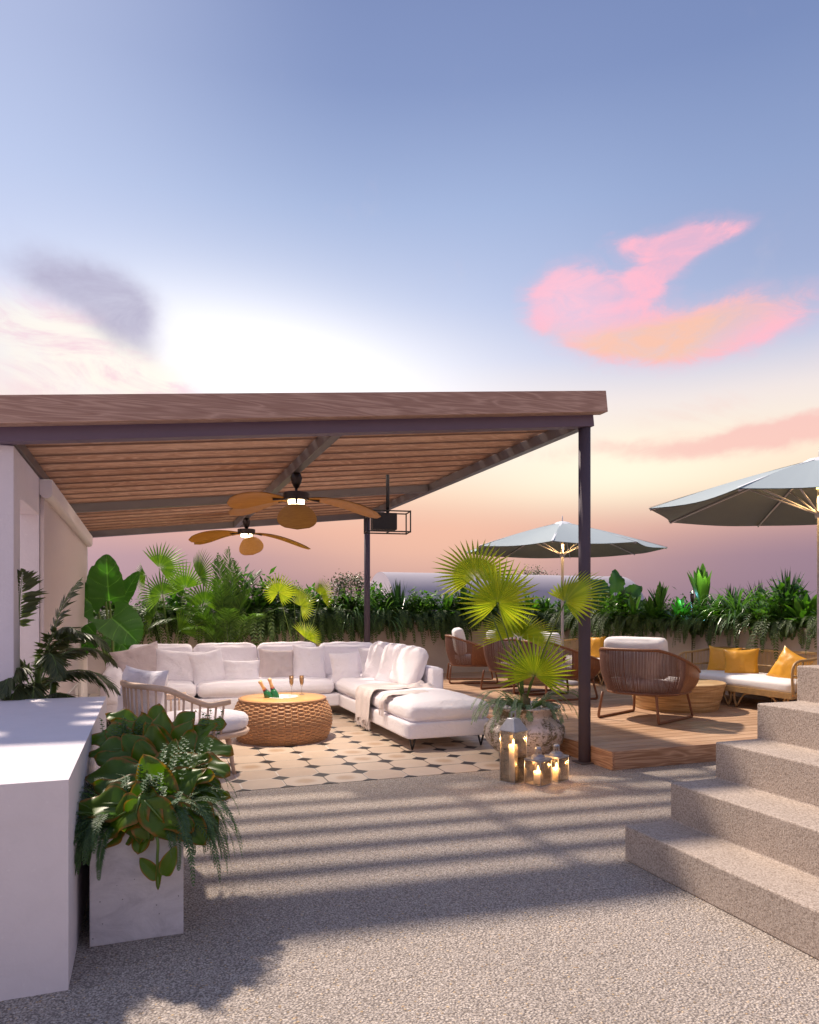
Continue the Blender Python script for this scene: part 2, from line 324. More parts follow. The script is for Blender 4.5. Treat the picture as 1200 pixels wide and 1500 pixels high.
# ------------------------------------------------------------------ mesh builder
class MB:
    def __init__(s): s.v = []; s.f = []; s.e = []
    def add(s, vs, fs, e=None):
        o = len(s.v); s.v += [tuple(x) for x in vs]; s.f += [tuple(i+o for i in f) for f in fs]
        s.e += list(e) if e else [0.0]*len(vs)
        return s
    def box(s, c, size, M_=None):
        x, y, z = size[0]/2, size[1]/2, size[2]/2
        P = [V((a*x, b*y, d*z)) for a in (-1, 1) for b in (-1, 1) for d in (-1, 1)]
        if M_ is not None: P = [M_ @ p for p in P]
        c = V(c)
        return s.add([p+c for p in P], [(0, 1, 3, 2), (4, 6, 7, 5), (0, 4, 5, 1), (2, 3, 7, 6), (0, 2, 6, 4), (1, 5, 7, 3)])
    def b2(s, a, b): return s.box([(a[i]+b[i])/2 for i in range(3)], [abs(b[i]-a[i]) for i in range(3)])
    def tube(s, pts, r, seg=8, closed=False, caps=True):
        pts = [V(p) for p in pts]; n = len(pts)
        rr = r if isinstance(r, (list, tuple)) else [r]*n
        vs = []; fs = []; prev = None
        for i in range(n):
            if closed: d = (pts[(i+1) % n]-pts[i-1])
            else: d = pts[min(i+1, n-1)]-pts[max(i-1, 0)]
            d = d.normalized() if d.length > 1e-9 else V((0, 0, 1))
            if prev is None: a = d.orthogonal().normalized()
            else:
                a = prev-d*prev.dot(d); a = a.normalized() if a.length > 1e-6 else d.orthogonal().normalized()
            prev = a; b = d.cross(a)
            for k in range(seg):
                t = 2*PI*k/seg; vs.append(pts[i]+(a*math.cos(t)+b*math.sin(t))*rr[i])
        m = n if closed else n-1
        for i in range(m):
            j = (i+1) % n
            for k in range(seg):
                k2 = (k+1) % seg; fs.append((i*seg+k, i*seg+k2, j*seg+k2, j*seg+k))
        if caps and not closed:
            fs.append(tuple(range(seg-1, -1, -1))); fs.append(tuple((n-1)*seg+k for k in range(seg)))
        return s.add(vs, fs)
    def lathe(s, prof, seg=32, c=(0, 0, 0), sx=1, sy=1):
        vs = []; fs = []; n = len(prof); c = V(c)
        for r, z in prof:
            for k in range(seg):
                t = 2*PI*k/seg; vs.append(c+V((r*math.cos(t)*sx, r*math.sin(t)*sy, z)))
        for i in range(n-1):
            for k in range(seg):
                k2 = (k+1) % seg; fs.append((i*seg+k, i*seg+k2, (i+1)*seg+k2, (i+1)*seg+k))
        if prof[0][0] > 1e-5: fs.append(tuple(range(seg-1, -1, -1)))
        if prof[-1][0] > 1e-5: fs.append(tuple((n-1)*seg+k for k in range(seg)))
        return s.add(vs, fs)
    def grid(s, nu, nv, fn, wrap=False, e=None):
        vs = []; fs = []; ee = []
        for i in range(nu):
            for j in range(nv):
                vs.append(fn(i/(nu-1), j/((nv) if wrap else (nv-1))))
                if e: ee.append(e(i/(nu-1), j/(nv-1)))
        for i in range(nu-1):
            for j in range(nv if wrap else nv-1):
                j2 = (j+1) % nv; fs.append((i*nv+j, i*nv+j2, (i+1)*nv+j2, (i+1)*nv+j))
        return s.add(vs, fs, ee if e else None)
    def rbox(s, c, size, r=.04, n=10, bulge=(0, 0, 0), wr=0, M_=None, seed=0, ws=5, taper=0):
        """rounded, softly bulging box"""
        hx, hy, hz = size[0]/2, size[1]/2, size[2]/2; r = min(r, hx*.98, hy*.98, hz*.98); c = V(c)
        bm = {}; vs = []; fs = []
        def vid(p):
            k = (round(p[0], 5), round(p[1], 5), round(p[2], 5))
            if k in bm: return bm[k]
            q = V((p[0]*hx, p[1]*hy, p[2]*hz))
            inner = V((max(-hx+r, min(hx-r, q.x)), max(-hy+r, min(hy-r, q.y)), max(-hz+r, min(hz-r, q.z))))
            d = q-inner
            if d.length > 1e-7: q = inner+d.normalized()*r
            fx, fy, fz = 1-p[0]**2, 1-p[1]**2, 1-p[2]**2
            q.x += math.copysign(bulge[0], p[0])*abs(p[0])**3*fy*fz if bulge[0] else 0
            q.y += math.copysign(bulge[1], p[1])*abs(p[1])**3*fx*fz if bulge[1] else 0
            q.z += math.copysign(bulge[2], p[2])*abs(p[2])**3*(fx*fy)**.6 if bulge[2] else 0
            if taper: q.y *= 1-taper*(q.z/hz*.5+.5)
            if wr:
                w = noise.fractal(q*ws+V((seed*7.3, seed*3.1, 0)), 1.0, 2.0, 4)
                w = (abs(w)-.25)*wr
                nn = V((q.x/hx, q.y/hy, q.z/hz)); q = q+nn.normalized()*w
            bm[k] = len(vs); vs.append((M_ @ q if M_ is not None else q)+c); return bm[k]
        def cs(i): 
            t = i/n*2-1
            return math.sin(t*PI/2)*.35+t*.65
        for ax in range(3):
            for sg in (-1, 1):
                for i in range(n):
                    for j in range(n):
                        q = []
                        for (a, b) in ((i, j), (i+1, j), (i+1, j+1), (i, j+1)):
                            p = [0, 0, 0]; p[ax] = sg; p[(ax+1) % 3] = cs(a); p[(ax+2) % 3] = cs(b); q.append(vid(p))
                        fs.append(tuple(q) if sg > 0 else tuple(reversed(q)))
        return s.add(vs, fs)
    def pillow(s, w, h, t, M_, c, n=18, seed=0, wr=.012, pinch=.10):
        """throw pillow: w along local x, h along local z, thickness along local y"""
        for sg in (-1, 1):
            def fn(a, b):
                u = a*2-1; v = b*2-1
                x = u*(1-pinch*(1-v*v)*abs(u)**2); z = v*(1-pinch*(1-u*u)*abs(v)**2)
                th = ((1-u*u)**.42)*((1-v*v)**.42)
                y = sg*t/2*th
                q = V((x*w/2, y, z*h/2))
                ang = math.atan2(v, u); rr = math.hypot(u, v)
                wk = noise.noise(V((math.cos(ang)*4+seed*3.7, math.sin(ang)*4, rr*1.0+sg)))*wr*min(1, rr*1.2)*th*1.6
                wk += (abs(noise.noise(V((u*2.5+seed, v*2.5, sg*5.))))-.2)*wr*1.5*th
                q.y += sg*wk
                return M_ @ q+V(c)
            o = len(s.f); s.grid(n, n, fn)
            if sg > 0: s.f[o:] = [tuple(reversed(f)) for f in s.f[o:]]
        return s
    def build(s, name, mat, parent=None, smooth=False, bevel=0, loc=None, attr=False, sub=0):
        me = bpy.data.meshes.new(name); me.from_pydata(s.v, [], s.f)
        me.materials.append(M[mat] if isinstance(mat, str) else mat)
        if attr:
            a = me.attributes.new('e', 'FLOAT', 'POINT'); a.data.foreach_set('value', s.e)
        if smooth: me.polygons.foreach_set('use_smooth', [True]*len(me.polygons))
        me.update()
        o = bpy.data.objects.new(name, me); COL.objects.link(o)
        if parent is not None: o.parent = parent
        if loc is not None: o.location = loc
        if bevel:
            b = o.modifiers.new('bevel', 'BEVEL'); b.width = bevel; b.segments = 2; b.limit_method = 'ANGLE'
        return o
def tag(o, label=None, cat=None, group=None, kind=None):
    if label: o['label'] = label
    if cat: o['category'] = cat
    if group: o['group'] = group
    if kind: o['kind'] = kind
    return o
def thing(name, label, cat, loc=(0, 0, 0), rz=0, group=None):
    o = bpy.data.objects.new(name, None); COL.objects.link(o); o.empty_display_size = .2
    o.location = loc; o.rotation_euler = (0, 0, rz); tag(o, label, cat, group); return o
def dup(o, loc, rz=0, label=None, scale=None):
    kids = [c for c in bpy.data.objects if c.parent == o]
    r = o.copy(); COL.objects.link(r); r.location = loc; r.rotation_euler = (0, 0, rz)
    if scale: r.scale = scale if isinstance(scale, (tuple, list)) else (scale,)*3
    if label: r['label'] = label
    for ch in kids:
        c = ch.copy(); COL.objects.link(c); c.parent = r
        for g in [g for g in bpy.data.objects if g.parent == ch]:
            d = g.copy(); COL.objects.link(d); d.parent = c
    return r
def rotz(a): return Matrix.Rotation(a, 3, 'Z')
def rot(a, ax): return Matrix.Rotation(a, 3, ax)
def arc(c, r, a0, a1, n, plane='xz'):
    out = []
    for i in range(n+1):
        a = a0+(a1-a0)*i/n; p, q = r*math.cos(a), r*math.sin(a)
        out.append(V(c)+(V((p, 0, q)) if plane == 'xz' else V((0, p, q)) if plane == 'yz' else V((p, q, 0))))
    return out
def smoothpath(pts, n=6):
    """Catmull-Rom"""
    pts = [V(p) for p in pts]; out = []
    P = [pts[0]*2-pts[1]]+pts+[pts[-1]*2-pts[-2]]
    for i in range(1, len(P)-2):
        for k in range(n):
            t = k/n; a, b, c, d = P[i-1], P[i], P[i+1], P[i+2]
            out.append(.5*((2*b)+(c-a)*t+(2*a-5*b+4*c-d)*t*t+(3*b-a-3*c+d)*t**3))
    out.append(pts[-1]); return out
# ------------------------------------------------------------------ world
SUNV = V((.27, -.85, -1)).normalized()
def azel(px, py):
    a = math.atan((px-600)/FPX); return a, math.atan((HOR-py)/FPX*math.cos(a))
w = bpy.data.worlds.new('World'); scene.world = w; w.use_nodes = True
t = NT(w.node_tree)
out = t.n('ShaderNodeOutputWorld'); g = t.n('ShaderNodeTexCoord').outputs['Generated']
s = t.sep(g)
az = t.m('ARCTAN2', s[0], s[1]); az = t.m('SUBTRACT', az, YAW)
az = t.m('WRAP', az, PI, -PI)
el = t.m('ARCSINE', s[2], clamp=False)
nz = t.noise(g, 3.2, 6, .55); nzb = t.noise(g, 9, 5, .6); nb = t.sep(nz[1]); nbb = t.sep(nzb[1])
waz = t.m('ADD', az, t.m('ADD', t.m('MULTIPLY', t.m('SUBTRACT', nb[0], .5), .16), t.m('MULTIPLY', t.m('SUBTRACT', nbb[0], .5), .05)))
wel = t.m('ADD', el, t.m('ADD', t.m('MULTIPLY', t.m('SUBTRACT', nb[1], .5), .08), t.m('MULTIPLY', t.m('SUBTRACT', nbb[1], .5), .03)))
def gauss(A, E, px, py, sx, sy, rotd=0):
    a0, e0 = azel(px, py); sx /= FPX; sy /= FPX; c, sn = math.cos(R(rotd)), math.sin(R(rotd))
    da = t.m('SUBTRACT', A, a0); de = t.m('SUBTRACT', E, e0)
    u = t.m('DIVIDE', t.m('ADD', t.m('MULTIPLY', da, c), t.m('MULTIPLY', de, sn)), sx)
    v = t.m('DIVIDE', t.m('SUBTRACT', t.m('MULTIPLY', de, c), t.m('MULTIPLY', da, sn)), sy)
    return t.m('EXPONENT', t.m('MULTIPLY', t.m('ADD', t.m('MULTIPLY', u, u), t.m('MULTIPLY', v, v)), -1))
def gsum(A, E, lst):
    r = None
    for L in lst:
        gg = gauss(A, E, *L[:5]); gg = t.m('MULTIPLY', gg, L[5] if len(L) > 5 else 1)
        r = gg if r is None else t.m('ADD', r, gg)
    return r
def E(d): return (d+10)/100
eld = t.m('DIVIDE', t.m('ADD', t.m('MULTIPLY', el, 180/PI), 10), 100)
eld = t.m('ADD', eld, t.m('MULTIPLY', t.m('SUBTRACT', nb[2], .5), .012))
base = t.ramp(eld, [(0, s2l((128, 108, 132))), (E(1), s2l((142, 115, 136))), (E(4), s2l((168, 132, 145))), (E(6.2), s2l((222, 168, 152))), (E(9), s2l((248, 212, 182))), (E(12), s2l((250, 232, 210))),
    (E(15.5), s2l((240, 228, 224))), (E(19), s2l((206, 210, 232))), (E(23), s2l((184, 196, 228))), (E(29), s2l((160, 178, 216))), (E(36), s2l((130, 148, 192))), (E(48), s2l((104, 120, 168))), (E(90), s2l((96, 108, 158)))])
# darker, more mauve towards the right; pinker towards the left
rgt = t.smooth(az, .05, .55); lft = t.smooth(t.m('MULTIPLY', az, -1), .05, .6)
hi = t.smooth(el, R(14), R(24)); lo = t.m('SUBTRACT', 1, t.smooth(el, R(3), R(10)))
c = t.mix(t.m('MULTIPLY', t.m('MULTIPLY', rgt, hi), .40), base, s2l((104, 124, 172)))
c = t.mix(t.m('MULTIPLY', t.m('MULTIPLY', lft, hi), .45), c, s2l((205, 215, 245)))
c = t.mix(t.m('MULTIPLY', t.m('MULTIPLY', lft, lo), .7), c, s2l((196, 160, 170)))
c = t.mix(t.m('MULTIPLY', t.m('MULTIPLY', rgt, lo), .75), c, s2l((146, 120, 138)))
peach = gauss(az, el, 640, 800, 260, 70)
c = t.mix(t.m('MULTIPLY', peach, .75), c, s2l((246, 190, 160)))
yel = gauss(az, el, 900, 690, 210, 48)
c = t.mix(t.m('MULTIPLY', yel, .85), c, s2l((255, 249, 222)))
glow = t.m('ADD', gauss(az, el, 420, 552, 265, 80, -7), t.m('MULTIPLY', gauss(az, el, 330, 500, 330, 130), .24))
c = t.mix(t.m('MINIMUM', t.m('MULTIPLY', glow, 1.0), 1.0), c, (1.10, 1.08, 1.10))
# left clouds
nzl = t.noise(t.map(g, (1, 1, 2.6)), 7, 6, .65, .8)
lp = gsum(waz, wel, [(60, 500, 190, 50, -10, .9), (180, 545, 120, 45, -30, .8), (10, 560, 120, 60, 0, .6)])
lp = t.m('ADD', lp, t.m('MULTIPLY', t.m('SUBTRACT', nzb[0], .5), 1.3)); lp = t.smooth(lp, .15, 1.25)
c = t.mix(t.m('MULTIPLY', lp, .75), c, t.mix(t.smooth(nzl[0], .38, .60), s2l((244, 200, 208)), s2l((255, 246, 228))))
gc = gsum(waz, wel, [(150, 432, 95, 36, -25, .9), (85, 408, 90, 26, -5, .6), (195, 462, 46, 38, -45, .7), (130, 470, 90, 40, -20, .35)])
gc = t.m('ADD', gc, t.m('MULTIPLY', t.m('SUBTRACT', nzb[0], .5), .9)); gc = t.smooth(gc, .05, 1.35)
gc = t.m('MULTIPLY', gc, t.m('MULTIPLY_ADD', t.smooth(nzl[0], .30, .65), .3, .7)); c = t.mix(t.m('MULTIPLY', gc, .9), c, s2l((172, 166, 192)))
# pink hooked cloud on the right
hook = [(830, 446, 54, 44, -8, .9), (895, 478, 90, 36, -10, .75), (985, 496, 105, 31, 0, .9), (1090, 470, 85, 34, 4, .8), (1165, 462, 40, 20, 10, .2), (868, 413, 72, 22, 4, .45),
        (940, 415, 34, 20, 30, .7), (992, 381, 40, 24, 36, .75), (925, 354, 42, 13, -4, .6), (990, 352, 50, 22, 10, .7), (1045, 348, 48, 18, 12, .6), (1095, 336, 40, 12, 18, .3)]
A2 = t.m('ADD', az, t.m('ADD', t.m('MULTIPLY', t.m('SUBTRACT', nb[0], .5), .05), t.m('MULTIPLY', t.m('SUBTRACT', nbb[0], .5), .04)))
E2 = t.m('ADD', el, t.m('ADD', t.m('MULTIPLY', t.m('SUBTRACT', nb[1], .5), .03), t.m('MULTIPLY', t.m('SUBTRACT', nbb[1], .5), .022)))
nzc = t.noise(t.map(g, (1, 1, 2.2)), 16, 6, .68, .6); nzd = t.noise(t.map(g, (1, 1, 2.5)), 45, 5, .65, .4)
hk = gsum(A2, E2, hook); hk = t.m('ADD', hk, t.m('ADD', t.m('MULTIPLY', t.m('SUBTRACT', nzc[0], .5), .75), t.m('MULTIPLY', t.m('SUBTRACT', nzd[0], .5), .25)))
hk = t.m('MULTIPLY', hk, t.smooth(gsum(A2, E2, hook), .04, .25))
pm = t.m('ADD', t.m('MULTIPLY', t.smooth(hk, .38, .80), .72), t.m('MULTIPLY', t.smooth(hk, .05, .7), .28))
warm = t.m('ADD', t.m('MULTIPLY', gauss(A2, E2, 930, 502, 95, 19, -8), 1.2), gauss(A2, E2, 1020, 478, 110, 22, 5))
pk = t.mix(t.m('MULTIPLY', t.m('MINIMUM', warm, 1.0), .8), s2l((252, 184, 202)), s2l((246, 196, 160)))
pk = t.mix(t.m('MULTIPLY', gauss(A2, E2, 840, 440, 60, 45), .5), pk, s2l((244, 205, 222)))
pm = t.m('MULTIPLY', pm, t.m('MULTIPLY_ADD', t.smooth(nzc[0], .30, .62), .38, .62))
c = t.mix(t.m('MULTIPLY', pm, .97), c, pk)
st = gsum(waz, wel, [(1060, 640, 190, 16, 3, .9), (1180, 625, 120, 18, 6, .8), (1000, 600, 110, 22, 4, .45), (850, 655, 120, 14, 0, .3)])
stg = t.smooth(st, .03, .3); c = t.mix(t.m('MULTIPLY', stg, t.m('MULTIPLY', t.smooth(t.m('ADD', st, t.m('MULTIPLY', t.m('SUBTRACT', nzl[0], .5), 1.4)), .1, 1.1), .75)), c, s2l((245, 186, 178)))
bg = t.n('ShaderNodeBackground'); t.put(bg.inputs[0], c); bg.inputs[1].default_value = .90
sky = t.n('ShaderNodeTexSky', sky_type='NISHITA'); sky.sun_disc = False; sky.sun_elevation = R(48.3); sky.sun_rotation = math.atan2(-.27, .85)
bg2 = t.n('ShaderNodeBackground'); t.put(bg2.inputs[0], sky.outputs[0]); bg2.inputs[1].default_value = .004
ad = t.n('ShaderNodeAddShader'); t.t.links.new(bg.outputs[0], ad.inputs[0]); t.t.links.new(bg2.outputs[0], ad.inputs[1]); t.t.links.new(ad.outputs[0], out.inputs[0])
def lamp(name, kind, loc, energy, color, size=.05, **kw):
    L = bpy.data.lights.new(name, kind); L.energy = energy; L.color = color
    if kind == 'SUN': L.angle = size
    else: L.shadow_soft_size = size
    for k, v_ in kw.items(): setattr(L, k, v_)
    o = bpy.data.objects.new(name, L); COL.objects.link(o); o.location = loc; return o
sun = lamp('sun', 'SUN', (0, 0, 20), 5.0, (1, .86, .72), R(2.6)); sun.rotation_euler = SUNV.to_track_quat('-Z', 'Y').to_euler()
vs = scene.view_settings; vs.view_transform = 'Standard'; vs.look = 'None'; vs.exposure = .2; vs.gamma = 1
# ------------------------------------------------------------------ setting
WX = -.867; RX = 3.80; Y0 = 5.72; Y1 = 12.65; YM = 9.5; XC = 1.47; DZ = .163
DX = 3.866; DY = 5.36; BX = 8.05; BY = 13.3
tag(MB().b2((-5, -4, -.3), (10, Y0, 0)).b2((-1.06, Y0, -.3), (10, BY+.5, 0)).build('terrace_floor', 'ground'), kind='structure')
tag(MB().b2((-900, -900, -9.2), (900, 900, -9)).build('ground', 'far_ground'), kind='structure')
tag(MB().b2((WX, Y0, .0005), (DX, BY, .004)).build('tiled_floor', 'tile'), kind='structure')
# timber deck
dk = thing('timber_deck', 'raised brown timber deck beyond the steel post', 'deck')
mb = MB(); y = DY; k = 0
while y < BY:
    mb.b2((DX, y, DZ-.03), (BX, min(y+.137, BY), DZ)); y += .148
mb.build('deck_boards', 'deck', dk, bevel=.003)
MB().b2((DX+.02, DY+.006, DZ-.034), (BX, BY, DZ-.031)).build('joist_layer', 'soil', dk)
MB().b2((DX, DY-.022, .001), (BX, DY-.002, DZ+.001)).build('front_fascia', 'deck_side', dk, bevel=.003)
MB().b2((DX-.022, DY-.022, .001), (DX-.002, BY, DZ+.001)).build('side_fascia', 'deck_end', dk, bevel=.003)
# stairs
sx = [2.53, 2.845, 3.172, 3.49, 3.81, 4.13, 4.45, 4.77]; sz = [.197, .411, .6245, .84, 1.06, 1.27, 1.48, 1.69]
prof = [(sx[0], 0)]
for i in range(8):
    prof.append((sx[i], sz[i])); prof.append((sx[i+1] if i < 7 else 6.4, sz[i]))
prof.append((6.4, 0)); mb = MB(); n_ = len(prof)
mb.add([(x, -2.5, z) for x, z in prof]+[(x, 3.4, z) for x, z in prof], [(i, i+n_, (i+1) % n_+n_, (i+1) % n_) for i in range(n_)]+[tuple(range(n_)), tuple(range(2*n_-1, n_-1, -1))])
st_o = mb.build('stone_stairs', 'stair', bevel=.008); tag(st_o, 'speckled brown stone staircase rising to the right', 'stairs')
# white counter
ct = thing('white_counter', 'white plastered counter block in the left foreground', 'counter', (-.267, 2.94, 0))
MB().b2((-3.4, 0, 0), (0, 2.775, .628)).build('base', 'counter', ct)
MB().b2((-3.4, -.001, .628), (.001, 2.776, .777)).build('top_slab', 'counter', ct)
# pergola wall on the left
wl = thing('white_wall', 'white rendered wall with openings carrying the pergola roof', 'wall', (0, 0, 0))
def zb(x): return 2.57+.1105*(x+.867)
T = .155
mb = MB(); top = 2.562; 
mb.b2((WX-.75, Y0, 0), (WX, 5.99, top))
mb.b2((WX-T, 5.99, 2.235), (WX, 7.02, top)); mb.b2((WX-T, 5.99, 0), (WX, 7.02, .42))
mb.b2((WX-T, 7.02, 0), (WX, 11.95, top))
mb.b2((WX-T, 11.95, 2.05), (WX, 12.38, top)); mb.b2((WX-T, 12.38, 0), (WX, 12.66, top)); mb.b2((WX-T, 11.95, 0), (WX, 12.38, .9))
mb.build('wall_body', 'stucco', wl, bevel=.006)
bl = thing('roller_blind', 'lowered pale roller blind against the white wall', 'blind', (WX, 7.0, 0))
MB().b2((.004, .035, .45), (.034, 5.0, 2.40)).build('blind_cloth', 'blind', bl)
MB().tube([(.035, .10, .45), (.035, 5.0, .45)], .014).build('bottom_bar', 'cassette', bl, True)
cs_ = MB(); pr = [(0.002, 2.545), (.105, 2.545), (.105, 2.45)]+[(.055+.05*math.cos(a), 2.43+.05*math.sin(a)) for a in [-i*PI/8 for i in range(0, 8)]]+[(.002, 2.42)]
n_ = len(pr); cs_.add([(a, 0, b) for a, b in pr]+[(a, 5.1, b) for a, b in pr], [(i, (i+1) % n_, (i+1) % n_+n_, i+n_) for i in range(n_)]+[tuple(range(n_-1, -1, -1)), tuple(range(n_, 2*n_))])
cs_.build('cassette', 'cassette', bl, bevel=.002)
# boundary walls with planting trough
def trough(name, label, a, b, along):
    o = thing(name, label, 'wall')
    mb = MB(); zt = 1.18; th = .12; wd = .62
    if along == 'x':
        mb.b2((a, BY, 0), (b, BY+th, zt)); mb.b2((a, BY+wd, 0), (b, BY+wd+th, zt)); mb.b2((a, BY+th, .6), (b, BY+wd, .7))
        MB().b2((a, BY+th, .7), (b, BY+wd, zt-.07)).build('soil', 'soil', o)
    else:
        mb.b2((BX, a, 0), (BX+th, b, zt)); mb.b2((BX+wd, a, 0), (BX+wd+th, b, zt)); mb.b2((BX+th, a, .6), (BX+wd, b, .7))
        MB().b2((BX+th, a, .7), (BX+wd, b, zt-.07)).build('soil', 'soil', o)
    mb.build('wall_body', 'beige_wall', o, bevel=.005)
    return o
trough('planter_wall', 'low beige planter wall running behind the long white sofa', WX-1.2, BX+.74, 'x')
trough('planter_wall', 'low beige planter wall behind the rattan sofas on the deck', 3.6, BY-.002, 'y')
# ------------------------------------------------------------------ pergola
pg = thing('pergola', 'pergola with slatted brown timber roof on dark steel frame', 'pergola')
PIT = math.atan(.1105); BH = .105; BW = .11
def sloped(mb, x0, x1, y0, y1, zo0, zo1):
    """box following roof slope; zo = offsets above the beam underside"""
    P = []
    for x in (x0, x1):
        for y in (y0, y1):
            for z in (zo0, zo1):
                P.append((x-math.sin(PIT)*z, y, zb(x)+z*math.cos(PIT)))
    mb.add(P, [(0, 1, 3, 2), (4, 6, 7, 5), (0, 4, 5, 1), (2, 3, 7, 6), (0, 2, 6, 4), (1, 5, 7, 3)])
mb = MB(); sloped(mb, WX-.3, RX+.06, Y0-.09, Y0+.02, 0, BH); mb.build('front_beam', 'steel', pg, bevel=.004)
mb = MB(); sloped(mb, WX+.02, RX-.06, Y1-.06, Y1+.05, 0, BH); mb.build('rear_beam', 'steel_under', pg, bevel=.004)
mb = MB(); sloped(mb, WX+.02, RX-.06, YM-.05, YM+.05, 0, BH); mb.build('cross_beam', 'steel_under', pg, bevel=.004)
for (x0, x1, nm) in ((WX-.09, WX+.015, 'wall_beam'), (RX-.055, RX+.055, 'side_beam')):
    mb = MB(); sloped(mb, x0, x1, Y0+.022, Y1+.05, .001, BH-.001); mb.build(nm, 'steel_under', pg, bevel=.004)
mb = MB(); sloped(mb, XC-.045, XC+.045, Y0+.022, YM-.052, .002, BH-.002); sloped(mb, XC-.045, XC+.045, YM+.052, Y1-.062, .002, BH-.002); mb.build('centre_beam', 'steel_under', pg, bevel=.004)
mb = MB(); sloped(mb, WX-.9, RX+.14, 5.52, 5.64, BH-.004, BH+.186); mb.build('fascia_board', 'fascia', pg, bevel=.003)
def slat_board(mb, x0, x1, y):
    P = []
    for x in (x0, x1):
        for yy, zo in ((y, BH+.082), (y+.014, BH+.096), (y+.155, BH+.020), (y+.150, BH+.002)):
            P.append((x-math.sin(PIT)*zo, yy, zb(x)+zo*math.cos(PIT)))
    mb.add(P, [(0, 1, 2, 3), (7, 6, 5, 4), (0, 4, 5, 1), (1, 5, 6, 2), (2, 6, 7, 3), (3, 7, 4, 0)])
mb = MB(); y = 5.80
while y < Y1+.1:
    slat_board(mb, WX-.12, RX+.10, y); y += .35
mb.build('roof_slats', 'slat', pg, bevel=.003)
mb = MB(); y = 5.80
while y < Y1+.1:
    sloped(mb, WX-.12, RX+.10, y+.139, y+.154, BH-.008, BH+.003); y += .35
mb.build('slat_gap_shade', 'gap_shade', pg)  # added dark strips, draw the shade lines between roof slats
mb = MB(); sloped(mb, WX-.1, RX+.08, 8.12, 9.47, BH+.10, BH+.106); mb.build('added_diffuser_sheet', 'sheet', pg)  # added, unseen from below; evens out sun stripes on the tiles
mb = MB(); sloped(mb, WX+.25, 2.0, 9.48, Y1, BH+.10, BH+.106); mb.build('added_diffuser_sheet', 'sheet', pg)  # second added diffuser, keeps stripes off the middle of the sofa
for (x, y) in ((RX, Y0-.02), (RX, Y1)):
    mb = MB().box((x, y, zb(x)/2), (.10, .10, zb(x)-.001)) if False else MB()
    mb.lathe([(.055, 0), (.055, zb(x)+.002)], 24, (x, y, 0))
    MB().b2((x-.085, y-.085, .0045), (x+.085, y+.085, .014)).build('base_plate', 'steel_under', pg, bevel=.002); mb.build('post', 'post', pg, True)
# ------------------------------------------------------------------ ceiling fans
def blade_mb(L, W, ang, droop, roll=.25, r0=.10, z0=0):
    mb = MB(); nu, nv = 18, 7
    def fn(a, b, top=0):
        x = r0+(L-r0)*a; wd = W*(.22+.78*math.sin(min(1, a*1.25)*PI/2)**1.2)*(1-max(0, (a-.62)/.38)**2.6)**.5 if a < 1 else 0.0
        yy = (b*2-1)*wd/2
        z = z0-droop*(a**1.3)*L+.03*math.sin(a*PI)-.05*(yy/W*2)**2*W - .004*top
        yr = yy*math.cos(roll); z += yy*math.sin(roll)
        return V((x*math.cos(ang)-yr*math.sin(ang), x*math.sin(ang)+yr*math.cos(ang), z))
    o = len(mb.f); mb.grid(nu, nv, lambda a, b: fn(a, b, 0)); mb.grid(nu, nv, lambda a, b: fn(a, b, 2))
    return mb
def fan(name, label, X, Y, zh, rz, specs):
    specs = [q if len(q) == 5 else q+(.28,) for q in specs]
    o = thing(name, label, 'ceiling fan', (X, Y, zh), rz)
    ztop = zb(X)-zh
    MB().lathe([(.001, ztop), (.045, ztop), (.062, ztop-.05), (.05, ztop-.10), (.022, ztop-.155), (.0, ztop-.155)], 24).build('canopy_cup', 'bronze', o, True)
    MB().tube([(0, 0, ztop-.15), (0, 0, .05)], .014).build('down_rod', 'bronze', o, True)
    MB().lathe([(.0, .065), (.13, .065), (.135, .055), (.135, -.005), (.12, -.015), (.0, -.015)], 32).build('motor_housing', 'bronze', o, bevel=.003)
    MB().lathe([(.0, -.016), (.085, -.016), (.082, -.05), (.06, -.058), (.0, -.06)], 24).build('light_lens', 'lamp', o, True)
    for (ang, L, droop, roll, bw) in specs:
        b = blade_mb(L, bw, R(ang)-rz, droop, roll, .17 if bw > .35 else .10, -.075 if bw > .35 else 0).build('blade', 'blade', o, True)
        br = MB(); a = R(ang)-rz
        br.tube([V((math.cos(a)*.06, math.sin(a)*.06, .0)), V((math.cos(a)*.16, math.sin(a)*.16, .0-droop*.04)), V((math.cos(a)*.24, math.sin(a)*.24, -droop*.12))], .012); br.build('arm', 'bronze', b, True)
    l = lamp('fan_light', 'SPOT', (0, 0, -.07), 360, (1, .85, .68), .06, spot_size=R(128), spot_blend=.8); l.parent = o
    return o
# blade angles in world degrees (0 = +X); camera looks along azimuth 70 deg
fan('ceiling_fan', 'nearer ceiling fan with four drooping amber blades', XC, 7.44, 2.56, 0,
    [(-20, .88, .20, -.25), (170, .70, .08, .45), (-100, .46, .62, .0, .40), (128, .95, .10, .1)])
fan('ceiling_fan', 'farther ceiling fan with drooping amber blades', XC, 11.37, 2.60, R(10),
    [(-22, 1.0, .24, -.2), (178, .86, .14, .45), (-88, .56, .52, .25, .38), (146, .90, .16, .1)])
